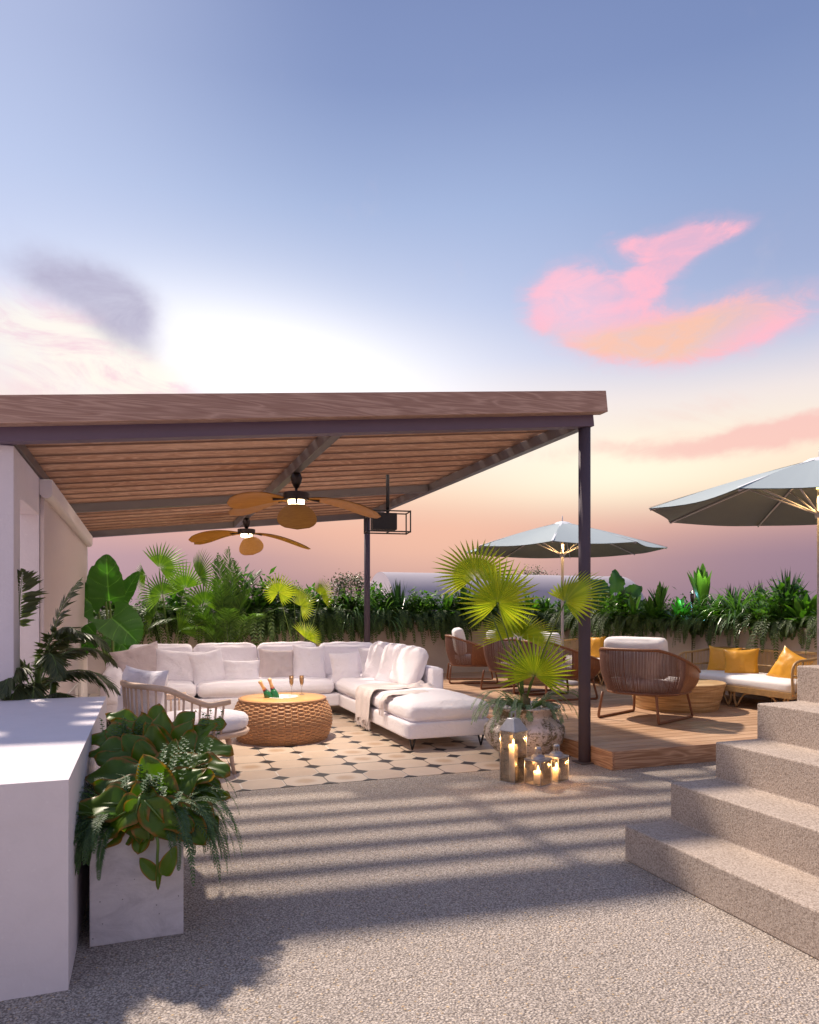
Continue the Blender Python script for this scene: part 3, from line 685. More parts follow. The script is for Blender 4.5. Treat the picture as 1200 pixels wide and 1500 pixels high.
# black projector cage
cg = thing('projector_cage', 'black box in a metal cage hanging from the pergola roof', 'projector', at_d(568, 765, 8.9), R(-8))
c0 = cg.location
zt = zb(c0.x)-c0.z+.05
MB().tube([(0, 0, zt+.05), (0, 0, .12)], .022).build('hanging_rod', 'black', cg, True)
MB().b2((-.20, -.10, -.10), (.10, .10, .105)).build('projector_body', 'black', cg, bevel=.006)
mb = MB(); X0, X1, Ya, Yb, Z0, Z1 = -.27, .26, -.13, .13, -.125, .125
for (a, b) in [((x, y, Z0-.01), (x, y, Z1+.01)) for x in (X0, X1) for y in (Ya, Yb)]+[((X0, y, z), (X1, y, z)) for y in (Ya, Yb) for z in (Z0, Z1)]+[((x, Ya, z), (x, Yb, z)) for x in (X0, 0, X1) for z in (Z0, Z1)]:
    mb.tube([a, b], .0085, 6)
mb.build('cage_frame', 'black', cg)
# ------------------------------------------------------------------ vaulted building beyond
vb = thing('vaulted_building', 'grey barrel vaulted building beyond the planter wall', 'building', (0, 0, 0))
r_ = 2.3; yc = 30.; zc = 3.1-r_; x0 = at_Y(572, 850, 28.5).x; x1 = at_Y(935, 850, 28.5).x
mb = MB(); n_ = 24
P = [(math.cos(a)*r_, math.sin(a)*r_) for a in [PI*i/n_ for i in range(n_+1)]]
mb.add([(x, yc-p, zc+q) for x in (x0, x1) for p, q in P], [(i, i+1, n_+1+i+1, n_+1+i) for i in range(n_)])
mb.build('vault_roof', 'vault', vb, True)
for x in (x0, x1): MB().add([(x, yc-p*.999, zc+q*.999) for p, q in P], [tuple(range(n_+1))]).build('end_wall', 'vault_end', vb)
MB().b2((x0+.01, yc-r_+.01, -9), (x1-.01, yc+r_-.01, zc+.01)).build('side_wall', 'vault', vb)
# ------------------------------------------------------------------ sofa
so = thing('corner_sofa', 'large white L-shaped corner sofa with chaise end on thin dark legs', 'sofa')
SX0 = -.50; SX1 = 3.37; CX = 2.43; SY = 9.45; SB = 10.62; CY = 6.71
MB().rbox(((SX0+SX1)/2, (SY+SB)/2, .205), (SX1-SX0, SB-SY, .17), .03, 12, (0, 0, 0), .004, seed=1).build('base', 'white_fab', so, True)
MB().rbox(((CX+SX1)/2, (CY+SY)/2, .205), (SX1-CX, SY-CY, .17), .03, 12, seed=2).build('base', 'white_fab', so, True)
MB().rbox(((SX0+SX1)/2, SB-.06, .47), (SX1-SX0, .16, .50), .05, 12).build('back_panel', 'white_fab', so, True)
MB().rbox((SX1-.085, (8.0+SB)/2, .505), (.17, SB-8.0, .43), .035, 12).build('side_panel', 'white_fab', so, True)
MB().rbox((SX0+.12, (SY+SB)/2-.02, .44), (.26, SB-SY-.02, .44), .10, 14, (.01, .02, .03), .01, seed=3).build('arm', 'white_fab', so, True)
xs = [-.24, .615, 2.40]
for i in range(2):
    MB().rbox(((xs[i]+xs[i+1])/2, 9.92, .385), (xs[i+1]-xs[i]-.012, .96, .17), .075, 18, (.01, .02, .035), .018, seed=5+i, ws=3.5).build('seat_cushion', 'white_fab', so, True)
MB().rbox(((CX+SX1)/2-.06, 9.33, .385), (SX1-CX-.13, 2.10, .17), .07, 18, (.015, .0, .035), .022, seed=8, ws=3).build('seat_cushion', 'white_fab', so, True)
MB().rbox(((CX+SX1)/2+.01, 7.49, .375), (SX1-CX-.04, 1.52, .18), .065, 20, (.02, .02, .05), .02, seed=9, ws=3).build('chaise_cushion', 'white_fab', so, True)
for i, (a, b) in enumerate(((-.22, .61), (.62, 1.475), (1.485, 2.33), (2.36, 3.22))):
    MB().rbox((0, 0, 0), (b-a, .20, .50), .085, 16, (.0, .05, .02), .022, rot(R(-9), 'X'), seed=20+i, ws=4).build('back_cushion', 'white_fab', so, True, loc=((a+b)/2, 10.30, .69+(.0 if i < 3 else -.015)))
for i, (yy, tl) in enumerate(((8.38, 20), (8.95, 16), (9.55, 14))):
    MB().rbox((0, 0, 0), (.21, .60, .52), .09, 16, (.05, .0, .02), .024, rot(R(tl), 'Y'), seed=30+i, ws=4).build('back_cushion', 'white_fab', so, True, loc=(3.05, yy, .70))
for (x, y) in ((CX+.09, CY+.10), (SX1-.09, CY+.10), (CX+.09, 8.6), (SX0+.1, SY+.1), (1.3, SY+.1), (SX0+.1, SB-.1), (SX1-.1, SB-.1)):
    MB().tube([(x-.03, y, .12), (x, y, 0)], [.012, .008]).tube([(x+.03, y, .12), (x, y, 0)], [.012, .008]).build('leg', 'darkleg', so, True)
# throw pillows
GP = 'loose pillows on the white corner sofa'
def tp(label, px, py, Y, w, h, th, mat, rx=-14, ry=0, rz_=0, seed=0, wr=.02, X=None):
    p = at_Y(px, py, Y) if X is None else at_X(px, py, X)
    Mx = rotz(R(rz_)) @ rot(R(rx), 'X') @ rot(R(ry), 'Y')
    o = MB().pillow(w, h, th, Mx, (0, 0, 0), seed=seed, wr=wr).build('pillow', mat, None, True, loc=p)
    tag(o, label, 'pillow', GP); return o
tp('taupe pillow tilted in the left corner of the white sofa', 203, 974, 9.98, .60, .50, .20, 'taupe_fab', ry=-14, seed=1)
tp('wide white pillow right of the taupe corner pillow', 262, 977, 9.93, .64, .46, .19, 'white_fab', ry=5, seed=2)
tp('white pillow tilted beside the small flat one', 305, 978, 9.88, .46, .46, .18, 'white_fab', ry=-9, rz_=10, seed=3)
tp('small low white pillow in the middle of the sofa', 354, 985, 9.86, .50, .34, .17, 'white_fab', ry=1, seed=4)
tp('crumpled taupe pillow behind the champagne bottles', 405, 975, 9.95, .50, .46, .19, 'taupe_fab', ry=3, seed=5, wr=.035)
tp('upright white pillow behind the two flutes', 453, 971, 9.92, .47, .50, .19, 'white_fab', ry=2, seed=6)
tp('square white pillow in the inner corner of the sofa', 506, 978, 9.62, .42, .44, .18, 'white_fab', ry=-4, rz_=-6, seed=7)
tp('pale grey pillow leaning in the right sofa corner', 556, 972, 9.75, .56, .52, .19, 'grey_fab', ry=-7, rz_=-18, seed=8)
tp('white pillow leaning behind another on the chaise side', 561, 981, 9.15, .52, .50, .17, 'white_fab', rx=-8, ry=28, rz_=-52, seed=9)
tp('foremost leaning white pillow on the chaise side', 583, 983, 8.72, .56, .54, .18, 'white_fab', rx=-8, ry=22, rz_=-48, seed=10)
# throw blanket over the left edge of the chaise
def path_fn(u):   # arc length 0..1 from hanging hem, over the edge, across the cushion
    L1, L2 = .36, .72
    sdist = u*(L1+L2)
    xe = CX-.022
    if sdist < L1-.05: return xe-.006, .12+sdist
    if sdist < L1+.05:
        a = (sdist-(L1-.05))/.10*PI/2; return xe+.06*(1-math.cos(a)), .43+.055*math.sin(a)
    return xe+.06+(sdist-L1-.05), .485+.012*math.sin((sdist-L1)*4)
def cloth(y0, y1, drop, seed, thick=.006, um=1.0):
    mb = MB()
    for off in (0, thick):
        def fn(a, b):
            u = drop+(um-drop)*a; x, z = path_fn(u); yy = y0+(y1-y0)*b
            k = max(0, 1-a*2.4)
            f = math.sin(b*17+seed)*.012*(.4+k)+math.sin(b*31+seed*2)*.005
            hang = u*(1.08) < .33
            if hang: x -= f+.012*k+off
            else: z += abs(f)*.9+off+.012*noise.noise(V((x*6, yy*6, seed)))+.008
            yy += .03*math.sin(a*5+seed)*(a)+(b-.5)*-.10*k
            return V((x, yy, z))
        mb.grid(40, 44, fn)
    return mb
th = thing('throw_blanket', 'cream fringed throw draped over the chaise edge', 'blanket')
cloth(7.78, 8.48, .02, 1.0).build('folded_cloth', 'throw', th, True)
cloth(7.30, 7.52, .22, 2.3, um=.8).build('loose_fold', 'throw', th, True)
mb = MB(); rr = random.Random(3)
for i in range(46):
    yy = 7.84+.60*i/45; x, z = path_fn(.02); L = .075+.03*rr.random()
    mb.tube([(x-.012, yy, z+.01), (x-.016+rr.uniform(-.006, .006), yy+rr.uniform(-.01, .01), z-L*.5), (x-.014+rr.uniform(-.012, .012), yy+rr.uniform(-.012, .012), max(.006, z-L))], .0028, 4)
for i in range(14):
    yy = 7.33+.17*i/13; x, z = path_fn(.22); L = .09
    mb.tube([(x-.012, yy, z+.01), (x-.016, yy+rr.uniform(-.01, .01), z-L*.5), (x-.014, yy+rr.uniform(-.012, .012), z-L)], .0028, 4)
mb.build('fringe', 'throw', th)
# crumple on top of the chaise
mb = MB()
def fn(a, b):
    x = (a*2-1); y = (b*2-1); z = .05*(1-x*x)*(1-y*y)*(1+1.2*noise.noise(V((x*2.2, y*2.2, 4))))+.02*abs(math.sin(x*5+y*3))*(1-x*x)*(1-y*y)
    return V((3.02+x*.22+.05*y, 7.95+y*.16, .492+z))
mb.grid(26, 26, fn); mb.build('crumpled_end', 'throw', th, True)
# ------------------------------------------------------------------ wicker drum table
TX, TY = 1.416, 7.93
dt = thing('wicker_drum_table', 'round barrel-shaped wicker coffee table with honey wooden top', 'coffee table', (TX, TY, 0))
ZT = .448
def Rz(z):
    a = z/ZT; return .462+.08*math.sin(min(1, (a*.96+.04))*PI)**.8-.005*a
rows, cols, kv, ku = 24, 46, 5, 6
mb = MB(); vs_ = []; nr = rows*kv
def fn(a, b):
    z = ZT*.985*a; r = Rz(z); ri = a*rows; row = int(min(rows-1, ri)); fr = ri-row
    cg_ = b*cols; colp = math.cos(2*PI*cg_/2+PI*row)
    prof = math.sqrt(max(0, 1-(fr*2-1)**2))
    r += (.020 if colp > 0 else .006)*prof**.6*(abs(colp)**.25)-.012
    ang = 2*PI*b
    return V((r*math.cos(ang), r*math.sin(ang), z))
mb.grid(nr+1, cols*ku, fn, wrap=True)
mb.build('woven_drum', 'wicker', dt, False)
MB().lathe([(.0, .01), (.44, .01), (.44, .03), (.0, .03)], 40).build('base_disc', 'wicker', dt)
MB().tube([V((math.cos(2*PI*i/60)*.465, math.sin(2*PI*i/60)*.465, ZT-.004)) for i in range(60)], .012, 8, True).build('rim', 'wicker', dt, True)
mb = MB().lathe([(.16, ZT-.02), (.16, ZT+.006), (.165, ZT+.01), (.445, ZT+.01), (.452, ZT+.004), (.452, ZT-.02)], 64); mb.build('wooden_top', 'tabletop', dt, True)
dish = MB().lathe([(.0, ZT-.05), (.145, ZT-.05), (.158, ZT+.012), (.168, ZT+.018), (.172, ZT+.012), (.162, ZT+.006), (.150, ZT-.06), (.0, ZT-.06)], 48)
dish.build('inset_bowl', 'ceramic', dt, True)
def bottle(label, px, rz_, tilt):
    p = at_z(px, 1020, ZT)
    o = thing('champagne_bottle', label, 'bottle', (TX+px, TY-.02, ZT-.035), rz_, 'champagne bottles in the table bowl')
    o.rotation_euler = (0, tilt, rz_)
    MB().lathe([(.0, 0), (.042, 0), (.044, .02), (.044, .075), (.036, .11), (.024, .14), (.0, .14)], 24).build('glass_body', 'bottle', o, True)
    MB().lathe([(.0, .135), (.0245, .135), (.0225, .155), (.0, .155)], 20).build('neck_label', 'blackband', o, True)
    MB().lathe([(.0, .154), (.0225, .154), (.0215, .163), (.0, .163)], 20).build('neck_band', 'redband', o, True)
    MB().lathe([(.0, .162), (.0215, .162), (.017, .20), (.017, .235), (.021, .24), (.021, .262), (.015, .268), (.0, .268)], 20).build('foil_cap', 'foil', o, True)
    return o
bottle('champagne bottle leaning further left in the table bowl', -.125, R(10), R(-30))
bottle('champagne bottle leaning upright at the right of its pair', -.068, R(0), R(-18))
def flute(label, px):
    p = at_Y(px, 1000, TY+.13)
    o = thing('champagne_flute', label, 'glass', (p.x, TY+.13, ZT+.0105), 0, 'filled champagne flutes on the wicker table')
    MB().lathe([(.0, 0), (.03, 0), (.03, .002), (.006, .006), (.004, .012), (.004, .085), (.010, .10), (.022, .13), (.026, .17), (.025, .215), (.0235, .215), (.0245, .17), (.020, .132), (.0, .104)], 24).build('glass_bowl', 'clear', o, True)
    MB().lathe([(.0, .106), (.0185, .133), (.0235, .17), (.0232, .205), (.0, .205)], 20).build('champagne', 'champ', o, True)
flute('left one of two champagne flutes on the wicker table', 427)
flute('right one of two champagne flutes on the wicker table', 442)
# ------------------------------------------------------------------ spindle armchair
CHX, CHY = .25, 6.42; fdir = R(25)
ac = thing('spindle_armchair', 'pale wooden spindle-back armchair with white cushions', 'armchair', (CHX, CHY, 0), fdir)
# local: +x facing, -y = right (near) side
rail = smoothpath([(.28, -.375, .64), (.18, -.39, .635), (.06, -.40, .635), (-.10, -.395, .70), (-.25, -.36, .775), (-.36, -.24, .80), (-.395, 0, .80), (-.36, .24, .80), (-.25, .36, .775), (-.10, .395, .70), (.06, .40, .635), (.18, .39, .635), (.28, .375, .64)], 8)
mb = MB(); n_ = len(rail); vs_ = []; fs_ = []
for i, p in enumerate(rail):
    d = (rail[min(i+1, n_-1)]-rail[max(0, i-1)]).normalized(); side = d.cross(UP).normalized(); up = side.cross(d)
    for k in range(10):
        a = 2*PI*k/10; c_, s_ = math.cos(a), math.sin(a)
        vs_.append(p+side*(.021*math.copysign(abs(c_)**.7, c_))+up*(.024*math.copysign(abs(s_)**.7, s_)))
for i in range(n_-1):
    for k in range(10): fs_.append((i*10+k, i*10+(k+1) % 10, (i+1)*10+(k+1) % 10, (i+1)*10+k))
fs_ += [tuple(range(9, -1, -1)), tuple((n_-1)*10+k for k in range(10))]
mb.add(vs_, fs_).build('top_rail', 'palewood', ac, True)
seatR = lambda a: V((.02+.40*math.cos(a), .385*math.sin(a), 0))
cum = [0]
for i in range(1, n_): cum.append(cum[-1]+(rail[i]-rail[i-1]).length)
ns = 25
for j in range(ns):
    tt = .03*cum[-1]+cum[-1]*.94*j/(ns-1); i = max(q for q in range(n_) if cum[q] <= tt); i = min(i, n_-2)
    p = rail[i].lerp(rail[i+1], (tt-cum[i])/(cum[i+1]-cum[i]))
    b = V((p.x*.93, p.y*.93, .345))
    MB().tube([b, p], .0095, 8).build('spindle', 'palewood', ac, True)
def sup(a, rx, ry, e=2.6):
    c_, s_ = math.cos(a), math.sin(a); return math.copysign(abs(c_)**(2/e), c_)*rx, math.copysign(abs(s_)**(2/e), s_)*ry
def slab(rx, ry, prof, cx=0, seg=56, e=2.6):
    mb = MB(); vs_ = []; fs_ = []
    for (k, z) in prof:
        for j in range(seg):
            x, y = sup(2*PI*j/seg, rx, ry, e); vs_.append((cx+x*k if k > 0 else cx, y*k, z))
    for i in range(len(prof)-1):
        for j in range(seg): fs_.append((i*seg+j, i*seg+(j+1) % seg, (i+1)*seg+(j+1) % seg, (i+1)*seg+j))
    fs_ += [tuple(range(seg-1, -1, -1)), tuple((len(prof)-1)*seg+j for j in range(seg))]
    return mb.add(vs_, fs_)
slab(.50, .39, [(.90, .325), (.97, .332), (1, .35), (1, .362), (.985, .372), (.95, .374)], .12).build('seat_frame', 'palewood', ac, True)
slab(.48, .36, [(.92, .376), (.98, .40), (1, .44), (.99, .475), (.94, .50), (.8, .513), (.4, .52), (.1, .522)], .14).build('seat_cushion', 'white_fab', ac, True)
for (x, y) in ((.36, -.27), (.36, .27), (-.27, -.24), (-.27, .24)):
    MB().tube([(x*.93, y*.93, .335), (x*1.06, y*1.06, 0)], [.025, .014], 12).build('leg', 'palewood', ac, True)
MB().pillow(.80, .50, .17, rotz(R(90)) @ rot(R(10), 'X'), (-.25, .13, .68), seed=12, wr=.03).build('back_cushion', 'white_fab', ac, True)
# ------------------------------------------------------------------ rope lounge chair (local +x = facing)
def rope_chair(label):
    o = thing('rope_lounge_chair', label, 'armchair', (0, 0, 0), 0, 'brown rope lounge chairs on the timber deck')
    def plan(tt, k):   # tt -1..1 around the U ; k 0 bottom 1 top
        a = tt*R(128); rx, ry = (.49, .50) if k else (.40, .42)
        x = -math.cos(a)*rx*(1.0 if abs(a) < PI/2 else 1.25); y = math.sin(a)
        y = math.copysign(abs(y)**.62, y)*ry
        if abs(a) > PI/2: y = math.copysign(ry*(1-.10*((abs(a)-PI/2)/.66)**2), a)
        return x+.06, y
    def topz(tt): 
        a = abs(tt); return .80-.27*(max(0, a-.25)/.75)**1.25
    def P(tt, h):
        x0, y0 = plan(tt, 0); x1, y1 = plan(tt, 1)
        z0 = .31; z1 = topz(tt); bow = .035*math.sin(h*PI)
        x, y = x0+(x1-x0)*h, y0+(y1-y0)*h; L = math.hypot(x, y) or 1
        return V((x+x/L*bow, y+y/L*bow, z0+(z1-z0)*h))
    N = 92; mb = MB(); tts = [-.62+1.24*q/600 for q in range(601)]; acc = [0]
    for q in range(1, 601): acc.append(acc[-1]+(P(tts[q], .5)-P(tts[q-1], .5)).length)
    for i in range(N):
        tt = tts[min(600, next(q for q in range(601) if acc[q] >= acc[-1]*i/(N-1)-1e-9))]; mb.tube([P(tt, h) for h in (0, .25, .5, .75, 1)], .0052, 5, caps=False)
    mb.build('rope_strands', 'rope', o, True)
    for sg in (-1, 1):
        mb = MB(); mb.grid(16, 7, lambda a, b: P(sg*(.60+.40*a), b)); mb.grid(16, 7, lambda a, b: P(sg*(.60+.40*a), b)*.965+V((0, 0, .012)))
        mb.build('side_panel', 'chairwood', o, True)
    MB().tube([P(-1+2*i/60, 1)+V((0, 0, .006)) for i in range(61)], .017, 8).build('top_rim', 'chairwood', o, True)
    MB().tube([P(-1+2*i/60, 0) for i in range(61)], .015, 8).build('bottom_rim', 'chairwood', o, True)
    slab(.44, .41, [(.9, .30), (1, .31), (1, .325), (.9, .33)], .08).build('seat_deck', 'rope', o, True)
    slab(.43, .40, [(.93, .332), (1, .36), (1, .42), (.95, .455), (.6, .47), (.1, .47)], .10).build('seat_cushion', 'deckcush', o, True)
    MB().rbox((0, 0, 0), (.16, .74, .44), .05, 14, (.03, 0, .015), .010, rot(R(-8), 'Y'), seed=44).build('back_cushion', 'deckcush', o, True, loc=(-.20, 0, .71))
    for sg in (-1, 1):
        y = sg*.365
        pts = [(-.36, y*.9, .31), (-.385, y, .05), (-.36, y, .018), (-.30, y, .016), (.34, y, .016), (.40, y, .018), (.425, y, .05), (.37, y*.9, .31)]
        MB().tube(smoothpath(pts, 4), .0155, 8).build('sled_leg', 'chairwood', o, True)
    return o
c1 = rope_chair('rope lounge chair nearest the stone stairs, seen from behind'); c1.location = (5.41, 6.90, DZ); c1.rotation_euler = (0, 0, R(24))
dup(c1, (5.5, 8.95, DZ), R(0), 'rope lounge chair partly hidden behind the steel post')
dup(c1, (5.42, 10.02, DZ), R(16), 'rope lounge chair behind the potted fan palm')
dup(c1, (5.33, 11.48, DZ), R(-20), 'farthest rope lounge chair, seen from the side')
# log tables
lt = thing('log_table', 'round pale timber table between lounge chair and rattan sofa', 'coffee table', (6.38, 7.52, DZ), .3, 'round timber tables on the deck')
mb = MB(); pr = []; 
for i in range(13):
    a = i/12; pr.append((.50+.09*a+(.004 if i % 2 else 0), .002+.33*a))
mb.lathe([(0, .002)]+pr, 56); mb.build('layered_drum', 'logwood', lt, False)
MB().lathe([(.0, .338), (.585, .338), (.592, .333), (.592, .331)], 56).build('table_top', 'logwood', lt, False)
dup(lt, (6.30, 11.05, DZ), 1.2, 'round timber table at the far chairs', .8)
# ------------------------------------------------------------------ rattan sofa: local x 0(front)..-> +x back ; y along length centred
def rattan_sofa(label, L=1.95):
    o = thing('rattan_sofa', label, 'sofa', (0, 0, 0), 0, 'rattan sofas against the planter wall')
    h = L/2; D = .82
    def sidepath(y): return smoothpath([(.0, y, .25), (-.01, y, .50), (.02, y, .60), (.10, y, .645), (.25, y, .655), (D-.10, y, .70), (D, y, .69)], 5)
    mb = MB()
    for y in (-h, h):
        mb.tube(sidepath(y), .016, 8)
        mb.tube([(D, y, .22), (D, y, .70)], .014); mb.tube([(.0, y, .25), (D, y, .25)], .016); mb.tube([(.0, y, .47), (D, y, .49)], .011)
        mb.tube([(.14, y, .25), (.13, y, .50), (.16, y, .64)], .012)
    mb.tube([(D, -h, .70), (D, h, .70)], .018); mb.tube([(D, -h, .49), (D, h, .49)], .012); mb.tube([(D, -h, .28), (D, h, .28)], .014)
    mb.tube([(0, -h, .25), (0, h, .25)], .02); mb.build('cane_frame', 'rattan', o, True)
    mb = MB(); n = int(L/.024)
    for i in range(n+1):
        y = -h+L*i/n; mb.tube([(D-.003, y, .28), (D-.003, y, .70)], .0045, 4, caps=False)
    mb.build('back_panel', 'rattan', o)
    for y in (-h, h):
        mb = MB()
        for i in range(30):
            x = .03+(D-.05)*i/29; zt_ = .60+.05*min(1, x/.12) if x < .12 else .65+.05*(x-.12)/(D-.12)
            mb.tube([(x, y, .25), (x, y, zt_)], .0042, 4, caps=False)
        mb.build('side_panel', 'rattan', o)
    # woven base edge
    mb = MB(); n = int(L/.018)
    for i in range(n):
        y = -h+L*(i+.5)/n; mb.box((.0, y, .235), (.045, .013, .075))
    mb.b2((.012, -h, .20), (D, h, .262)); mb.build('seat_base', 'rattan', o, bevel=.003)
    for y in (-h+.12, -.02, h-.12):
        for x in (.03, D-.05):
            for sg in (-1, 1):
                MB().tube(smoothpath([(x, y+sg*.02, .21), (x, y+sg*.035, .10), (x, y+sg*.07, .012)], 4), .014).tube(smoothpath([(x, y+sg*.30, .20), (x, y+sg*.18, .17), (x, y+sg*.075, .02)], 5), .011).build('leg', 'rattan', o, True)
    MB().rbox((.40, 0, .325), (.80, L-.05, .13), .045, 16, (.01, .0, .02), .008, seed=50).build('seat_cushion', 'deckcush', o, True)
    return o
r1 = rattan_sofa('rattan sofa with white seat cushion nearest the stairs'); r1.location = (7.12, 7.38, DZ)
r2 = dup(r1, (7.12, 11.0, DZ), 0, 'farther rattan sofa behind the rope chairs')
GY = 'mustard pillows on the rattan sofas'
def yp(label, px, py, X, w, h, rz_, ry=0, rx=-16, seed=0):
    p = at_X(px, py, X)
    Mx = rotz(R(rz_)) @ rot(R(rx), 'X') @ rot(R(ry), 'Y')
    o = MB().pillow(w, h, .17, Mx, (0, 0, 0), seed=seed, wr=.010, pinch=.13).build('pillow', 'yellow', None, True, loc=p); tag(o, label, 'pillow', GY)
yp('mustard pillow at the back of the pair on the near rattan sofa', 1060, 969, 7.66, .46, .44, -62, 2, seed=61)
yp('mustard pillow at the front of the pair on the near rattan sofa', 1086, 972, 7.50, .46, .42, -52, -3, seed=62)
yp('mustard pillow by the right arm of the near rattan sofa', 1157, 979, 7.55, .44, .44, -78, 24, seed=63)
yp('mustard pillow behind the steel post on the farther rattan sofa', 868, 949, 7.5, .46, .44, -62, 0, seed=64)
# ------------------------------------------------------------------ parasols
def parasol(label, x, y, z0, ap, rz_):
    o = thing('parasol', label, 'parasol', (x, y, z0), rz_, 'grey octagonal parasols over the deck')
    Rr = 1.68; hd = .47; zt_ = ap
    MB().lathe([(.0, 0), (.26, 0), (.27, .02), (.26, .05), (.06, .06), (.0, .06)], 32).build('base_plate', 'pole', o, True)
    MB().tube([(0, 0, .05), (0, 0, zt_-.02)], .024, 16).build('pole', 'pole', o, True)
    MB().tube([(0, 0, zt_-.03), (0, 0, zt_+.11)], [.012, .007], 10).build('finial', 'pole', o, True)
    mb = MB(); n8 = 8
    def edge(a, k):   # a 0..8 , k radial 0..1
        i = int(a) % 8; f = a-int(a); A = V((math.cos(i*PI/4), math.sin(i*PI/4), 0)); Bv = V((math.cos((i+1)*PI/4), math.sin((i+1)*PI/4), 0))
        p = (A*(1-f)+Bv*f)*Rr*k; inward = 1-.045*math.sin(f*PI)*k
        sag = .05*math.sin(f*PI)*k*(1-.3*k)
        return V((p.x*inward, p.y*inward, zt_-hd*k**1.08-sag*.8+.012*math.sin(k*PI)))
    mb.grid(14, 8*8, lambda u, v_: edge((v_*8) % 8 if v_ < 1 else 0, .02+.98*u), wrap=True)
    mb.build('canopy', 'canopy', o, False)
    ml = MB(); ml.v = [(x_*.998, y_*.998, z_-.006) for x_, y_, z_ in mb.v]; ml.f = [tuple(reversed(f_)) for f_ in mb.f]; ml.e = list(mb.e); ml.build('underside_shade', 'underside_shade', o, False)  # dark copy under the canopy, shade of the underside put into colour
    mb = MB()
    for i in range(8):
        a = i*PI/4
        pts = [V((math.cos(a)*Rr*k, math.sin(a)*Rr*k, zt_-hd*k**1.08+.006)) for k in (.0, .25, .5, .75, 1)]
        nrm = V((-math.sin(a), math.cos(a), 0))*.016
        vs_ = []; 
        for p in pts: vs_ += [p-nrm+V((0, 0, .002)), p+nrm+V((0, 0, .002))]
        mb.add(vs_, [(2*j, 2*j+1, 2*j+3, 2*j+2) for j in range(4)])
    mb.build('seam_tape', 'canopy_edge', o)
    MB().lathe([(.0, .02), (.10, .0), (.19, -.045), (.188, -.05), (.0, -.02)], 8, (0, 0, zt_)).build('top_cap', 'canopy_edge', o)
    zh = zt_-.56
    MB().lathe([(.0, -.03), (.04, -.03), (.045, .0), (.045, .03), (.03, .05), (.0, .05)], 20, (0, 0, zh)).build('runner_hub', 'pole', o, True)
    MB().tube([(0, 0, zt_-.30), (0, 0, zt_-.13)], .03, 12).build('light_sleeve', 'led', o, True)
    for i in range(8):
        a = i*PI/4; c_, s_ = math.cos(a), math.sin(a)
        rb = MB().tube([V((c_*Rr*k, s_*Rr*k, zt_-hd*k**1.08-.022)) for k in (.03, .3, .6, .99)], .010, 6).build('rib', 'pole', o, True)
        k = .42; MB().tube([V((c_*.04, s_*.04, zh+.02)), V((c_*Rr*k, s_*Rr*k, zt_-hd*k**1.08-.035))], .009, 6).build('strut', 'pole', rb, True)
    l = lamp('parasol_light', 'POINT', (0, .0, zt_-.36), 20, (1, .62, .22), .06); l.parent = o
    return o
p1 = at_d(824, 765, 12.2)
u1 = parasol('grey parasol standing farther back behind the rope chairs', p1.x, p1.y, DZ, p1.z-DZ, .14)
p2 = at_d(1201, 672, 7.3)
u2 = dup(u1, (p2.x, p2.y, DZ), .33, 'large grey parasol cut by the right edge above the stairs')
u2.scale = (1, 1, (p2.z-DZ)/(p1.z-DZ))
# ------------------------------------------------------------------ garden torches
def torch(label, p, zbase, mat='teal'):
    o = thing('garden_spot_light', label, 'garden light', (p.x, p.y, zbase), 0, 'slim garden lights in the planting')
    h = p.z-zbase
    MB().tube([(0, 0, 0), (0, 0, h-.14)], .008).build('stake', 'bronze', o, True)
    MB().lathe([(.0, h-.17), (.022, h-.165), (.028, h-.10), (.028, h-.02), (.0, h-.02)], 16).build('body', 'bronze', o, True)
    MB().lathe([(.0, h-.018), (.034, h-.018), (.034, h-.008), (.012, h+.0), (.012, h+.03), (.0, h+.032)], 16).build('cap', 'metal', o, True)
    return o
q = at_X(1014, 868, 7.96); torch('taller garden light in front of the bright green leaves', q, DZ)
q2 = at_X(996, 892, 8.12); torch('short garden light tucked among the leaves', q2, 1.05)
l3 = lamp('garden_light', 'POINT', (7.96, q.y-.12, 1.95), 6, (.85, 1.0, .5), .03)
l4 = lamp('garden_light', 'POINT', (q2.x-.05, q2.y-.1, 1.55), 2.5, (.25, .8, 1.0), .03)
# ------------------------------------------------------------------ big pot, lanterns
PX_, PY_ = at_d(768, 1040, 7.02).x, at_d(768, 1040, 7.02).y
pot = thing('glazed_pot', 'large round weathered silver glazed pot holding the fan palm', 'plant pot', (PX_, PY_, 0))
MB().lathe([(.0, 0), (.20, 0), (.22, .01), (.29, .06), (.365, .14), (.395, .22), (.385, .29), (.33, .345), (.285, .375), (.275, .40), (.295, .43), (.345, .475), (.352, .485), (.335, .487), (.28, .44), (.26, .42), (.0, .42)], 56).build('vase', 'pot', pot, True)
mb = MB(); rr = random.Random(5)
for i in range(150):
    a = rr.uniform(0, 2*PI); r = .26*math.sqrt(rr.random()); k = rr.uniform(.012, .024)
    mb.rbox((r*math.cos(a), r*math.sin(a), .432+rr.uniform(-.006, .012)), (k*2, k*1.6, k*1.3), k*.6, 3, M_=rotz(rr.uniform(0, 3)))
mb.build('pebbles', 'stones', pot, True)
GL = 'glass candle lanterns beside the glazed pot'
